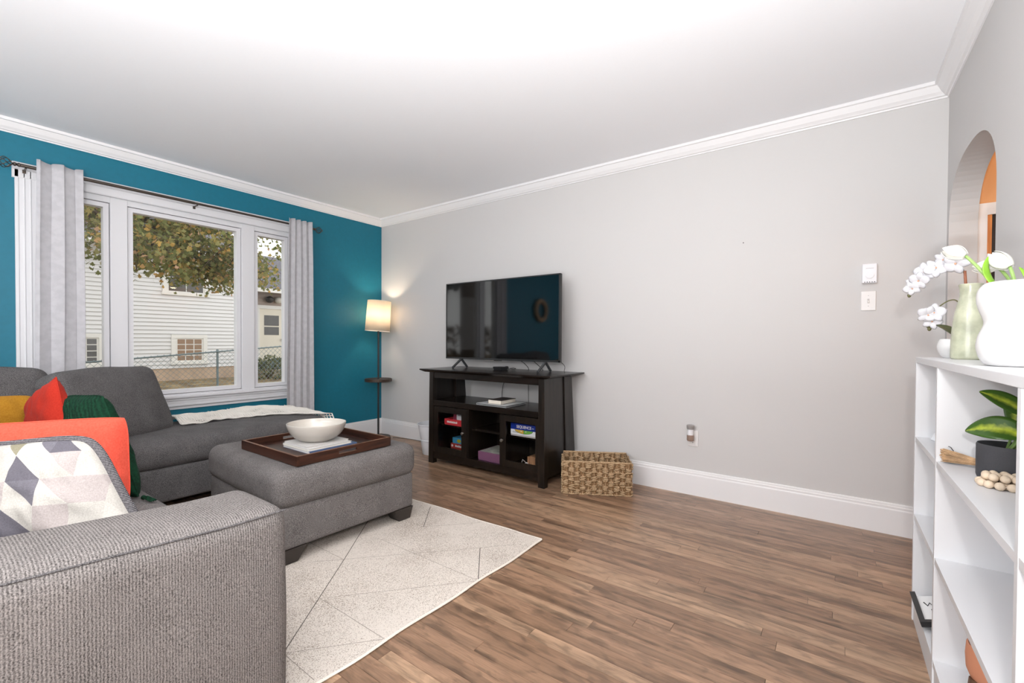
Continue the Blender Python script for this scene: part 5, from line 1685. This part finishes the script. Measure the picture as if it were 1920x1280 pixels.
def leaf_shader(name, stops, trans=.45):
    m = bpy.data.materials.new(name); m.use_nodes = True
    t = m.node_tree; t.nodes.clear()
    N, L = t.nodes.new, t.links.new
    o = N('ShaderNodeOutputMaterial')
    g = N('ShaderNodeNewGeometry'); oi = N('ShaderNodeObjectInfo')
    ad = N('ShaderNodeMath'); ad.operation = 'ADD'
    L(g.outputs['Random Per Island'], ad.inputs[0]); L(oi.outputs['Random'], ad.inputs[1])
    fr_ = N('ShaderNodeMath'); fr_.operation = 'FRACT'; L(ad.outputs[0], fr_.inputs[0])
    r = N('ShaderNodeValToRGB')
    e = r.color_ramp.elements
    while len(e) < len(stops): e.new(.5)
    for k, (pos, c) in enumerate(stops):
        e[k].position = pos; e[k].color = lin(*c)
    L(fr_.outputs[0], r.inputs['Fac'])
    d = N('ShaderNodeBsdfDiffuse'); tr = N('ShaderNodeBsdfTranslucent'); mx = N('ShaderNodeMixShader'); mx.inputs[0].default_value = trans
    L(r.outputs['Color'], d.inputs[0]); L(r.outputs['Color'], tr.inputs[0])
    L(d.outputs[0], mx.inputs[1]); L(tr.outputs[0], mx.inputs[2]); L(mx.outputs[0], o.inputs[0])
    return m
M_maple = leaf_shader('autumn_maple_leaf', [(0, (100, 108, 68)), (.45, (138, 142, 92)), (.70, (164, 158, 106)), (.84, (182, 164, 104)), (.94, (208, 166, 94)), (1, (216, 178, 150))], .55)
star = [(0, -.5), (.16, -.28), (.42, -.34), (.34, -.08), (.55, .12), (.24, .16), (.20, .34), (0, .56), (-.20, .34), (-.24, .16), (-.55, .12), (-.34, -.08), (-.42, -.34), (-.16, -.28)]
def leaf_verts(c, s_, M):
    return [Vector(c) + M @ Vector((x * s_, y * s_, .08 * s_ * abs(x))) for x, y in star]
tree = thing('maple_tree', 'autumn maple tree with drooping branches outside the window', 'tree', (-9.0, -4.1, gz(-9, -4.1)))
M_bark = mat('grey_brown_bark', (92, 78, 66), .95, var=.25, vscale=8, bump=.6, bscale=20)
MB().tube([(-9.0, -4.1, -.3), (-9.0, -4.08, .6), (-8.97, -4.0, 2.2), (-8.95, -3.9, 4.2), (-8.9, -3.8, 6.5)], [.36, .27, .24, .22, .16], 14).obj('trunk', M_bark, tree, smooth=True)
rt = random.Random(17)
branches = []
limbs = [[(-8.95, -3.9, 3.6), (-9.2, -1.5, 4.4), (-9.4, 1.0, 4.2), (-9.5, 3.4, 3.6), (-9.4, 5.6, 3.1)],
         [(-8.95, -3.9, 4.0), (-8.5, -1.2, 4.6), (-8.4, 1.2, 4.1), (-8.3, 2.7, 3.3), (-8.3, 3.5, 2.5)],
         [(-8.95, -3.8, 4.6), (-10.0, 0.0, 5.0), (-10.4, 3.0, 4.4), (-10.4, 5.6, 3.9), (-10.2, 7.4, 3.3)],
         [(-8.95, -3.9, 3.8), (-9.0, -1.0, 4.2), (-9.0, 1.4, 3.5), (-9.0, 2.6, 2.8), (-9.0, 3.2, 2.35)],
         [(-8.95, -3.9, 4.1), (-9.3, -0.6, 4.3), (-9.3, 1.8, 3.6), (-9.2, 3.2, 2.85), (-9.2, 3.9, 2.45)],
         [(-8.95, -3.9, 3.9), (-8.7, -1.0, 4.0), (-8.7, 0.8, 3.3), (-8.7, 1.8, 2.75), (-8.7, 2.5, 2.5)],
         [(-8.95, -3.9, 3.4), (-8.2, -2.0, 3.9), (-7.9, 0.2, 3.5), (-7.8, 1.4, 2.8), (-7.8, 1.9, 2.3)]]
for L_ in limbs:
    P = [Vector(p) for p in L_]
    pts = []
    for i in range(len(P) - 1):
        p0, p1, p2, p3 = P[max(i - 1, 0)], P[i], P[i + 1], P[min(i + 2, len(P) - 1)]
        for k in range(6):
            t = k / 6
            pts.append(.5 * ((2 * p1) + (-p0 + p2) * t + (2 * p0 - 5 * p1 + 4 * p2 - p3) * t * t + (-p0 + 3 * p1 - 3 * p2 + p3) * t ** 3))
    pts.append(P[-1])
    n = len(pts)
    MB().tube(pts, [.085 * (1 - i / n) ** 1.1 + .008 for i in range(n)], 8).obj('branch', M_bark, tree, smooth=True)
    branches.append(pts)
tw = MB()
tips = []
for pts in branches:
    for i in range(8, len(pts)):
        for _ in range(4):
            p = pts[i]
            d = Vector((rt.uniform(-1, 1), rt.uniform(-.6, 1.0), rt.uniform(-.75, .35))).normalized()
            ln = rt.uniform(.35, 1.0)
            q = p + d * ln * .5 + Vector((0, 0, .03)); e_ = p + d * ln - Vector((0, 0, ln * .18))
            e_.z = max(e_.z, 1.95 + .10 * abs(e_.y - 3.1) + rt.uniform(0, .25))
            tw.tube([p, q, e_], [.010, .006, .003], 5)
            tips.append((p, q, e_))
o = tw.obj('twigs', M_bark, tree, smooth=True); o['kind'] = 'stuff'
leaves = []
for (p, q, e_) in tips:
    for k in range(rt.randint(30, 46)):
        t = rt.uniform(.25, 1.08)
        c = p.lerp(q, min(1, t * 2)) if t < .5 else q.lerp(e_, (t - .5) * 2)
        c = c + Vector((rt.gauss(0, .11), rt.gauss(0, .11), rt.gauss(-.05, .10)))
        if c.z < 1.86 + .10 * abs(c.y - 3.1): continue
        Mx = Matrix.Rotation(rt.uniform(0, 6.28), 3, 'Z') @ Matrix.Rotation(rt.gauss(0, .8) + 1.0, 3, 'X') @ Matrix.Rotation(rt.gauss(0, .5), 3, 'Y')
        leaves.append((c, rt.uniform(.050, .085), Mx))
# the leaves that show largest (nearest the window, lowest) are single parts, the rest one mass
leaves.sort(key=lambda l: (l[0] - Vector((0, 0, 1.08))).length if (1.2 < l[0].y < 5.2 and l[0].z < 3.6) else 99)
lm = bpy.data.meshes.new('leaf'); lm.from_pydata([(x, y, .08 * abs(x)) for x, y in star], [], [tuple(range(14))]); lm.materials.append(M_maple)
for c, s_, Mx in leaves[:240]:
    o = bpy.data.objects.new('leaf', lm); C.objects.link(o)
    o.matrix_basis = Matrix.Translation(c) @ Mx.to_4x4() @ Matrix.Scale(s_, 4)
    attach(o, tree)
m = MB()
for c, s_, Mx in leaves[240:]:
    m.add(leaf_verts(c, s_, Mx), [tuple(range(14))])
o = m.obj('foliage', M_maple, tree); o['kind'] = 'stuff'

def bush(name, label, c, rx, ry, rz, n, m_, size, seed, group=None):
    b = thing(name, label, 'shrub', (c[0], c[1], gz(c[0], c[1])), group)
    rb_ = random.Random(seed)
    mm = MB(); st = MB()
    for k in range(n):
        a, u = rb_.uniform(0, 6.28), rb_.uniform(-1, 1)
        r_ = rb_.uniform(.55, 1.0) ** .5
        q = Vector((rx * r_ * math.sqrt(1 - u * u) * math.cos(a), ry * r_ * math.sqrt(1 - u * u) * math.sin(a), rz * r_ * u)) + Vector(c)
        if q.z < gz(c[0], c[1]): continue
        Mx = Matrix.Rotation(rb_.uniform(0, 6.28), 3, 'Z') @ Matrix.Rotation(rb_.uniform(0, 3), 3, 'X')
        s_ = size * rb_.uniform(.7, 1.3)
        mm.add([q + Mx @ Vector(v) for v in ((0, -s_, 0), (.45 * s_, 0, .1 * s_), (0, s_, 0), (-.45 * s_, 0, .1 * s_))], [(0, 1, 2, 3)])
    for k in range(7):
        a = k * .9
        st.tube([(c[0], c[1], gz(c[0], c[1]) - .05), (c[0] + rx * .5 * math.cos(a), c[1] + ry * .5 * math.sin(a), c[2] + rz * .4)], [.02, .008], 5)
    o = mm.obj('foliage', m_, b); o['kind'] = 'stuff'
    st.obj('stems', M_bark, b)['kind'] = 'stuff'
M_shrub = leaf_shader('grey_green_shrub', [(0, (84, 92, 66)), (.5, (120, 124, 92)), (1, (150, 146, 112))], .3)
bush('shrub', 'grey-green shrub at the corner of the white house behind the fence', (-13.2, 6.25, .22), .45, .5, .42, 700, M_shrub, .05, 2)
M_hedge = leaf_shader('rusty_hedge_leaf', [(0, (70, 62, 36)), (.5, (112, 84, 48)), (1, (140, 98, 60))], .3)
M_conifer = leaf_shader('dark_conifer_needle', [(0, (30, 44, 30)), (.6, (46, 62, 40)), (1, (64, 78, 48))], .2)
bush('hedge', 'rust-coloured hedge beyond the maple trunk, seen in the television', (-13.5, -8.2, .6), 3.6, 4.2, 1.15, 2600, M_hedge, .14, 5)
bush('conifer', 'dark conifer crown beyond the maple trunk, seen in the television', (-12.0, -5.4, 4.1), 1.7, 2.2, 1.3, 1700, M_conifer, .16, 6)

# round wreath on the teal wall, seen only in the television's reflection
wr = thing('wreath', 'round straw wreath on the teal wall, mirrored in the television', 'wreath', (XL + .04, -.62, 1.62))
MB().tube([(XL + .045, -.62 + .17 * math.cos(t), 1.62 + .17 * math.sin(t)) for t in [2 * math.pi * k / 40 for k in range(40)]], .04, 10, closed=True).obj('straw_ring', M_straw, wr, smooth=True)
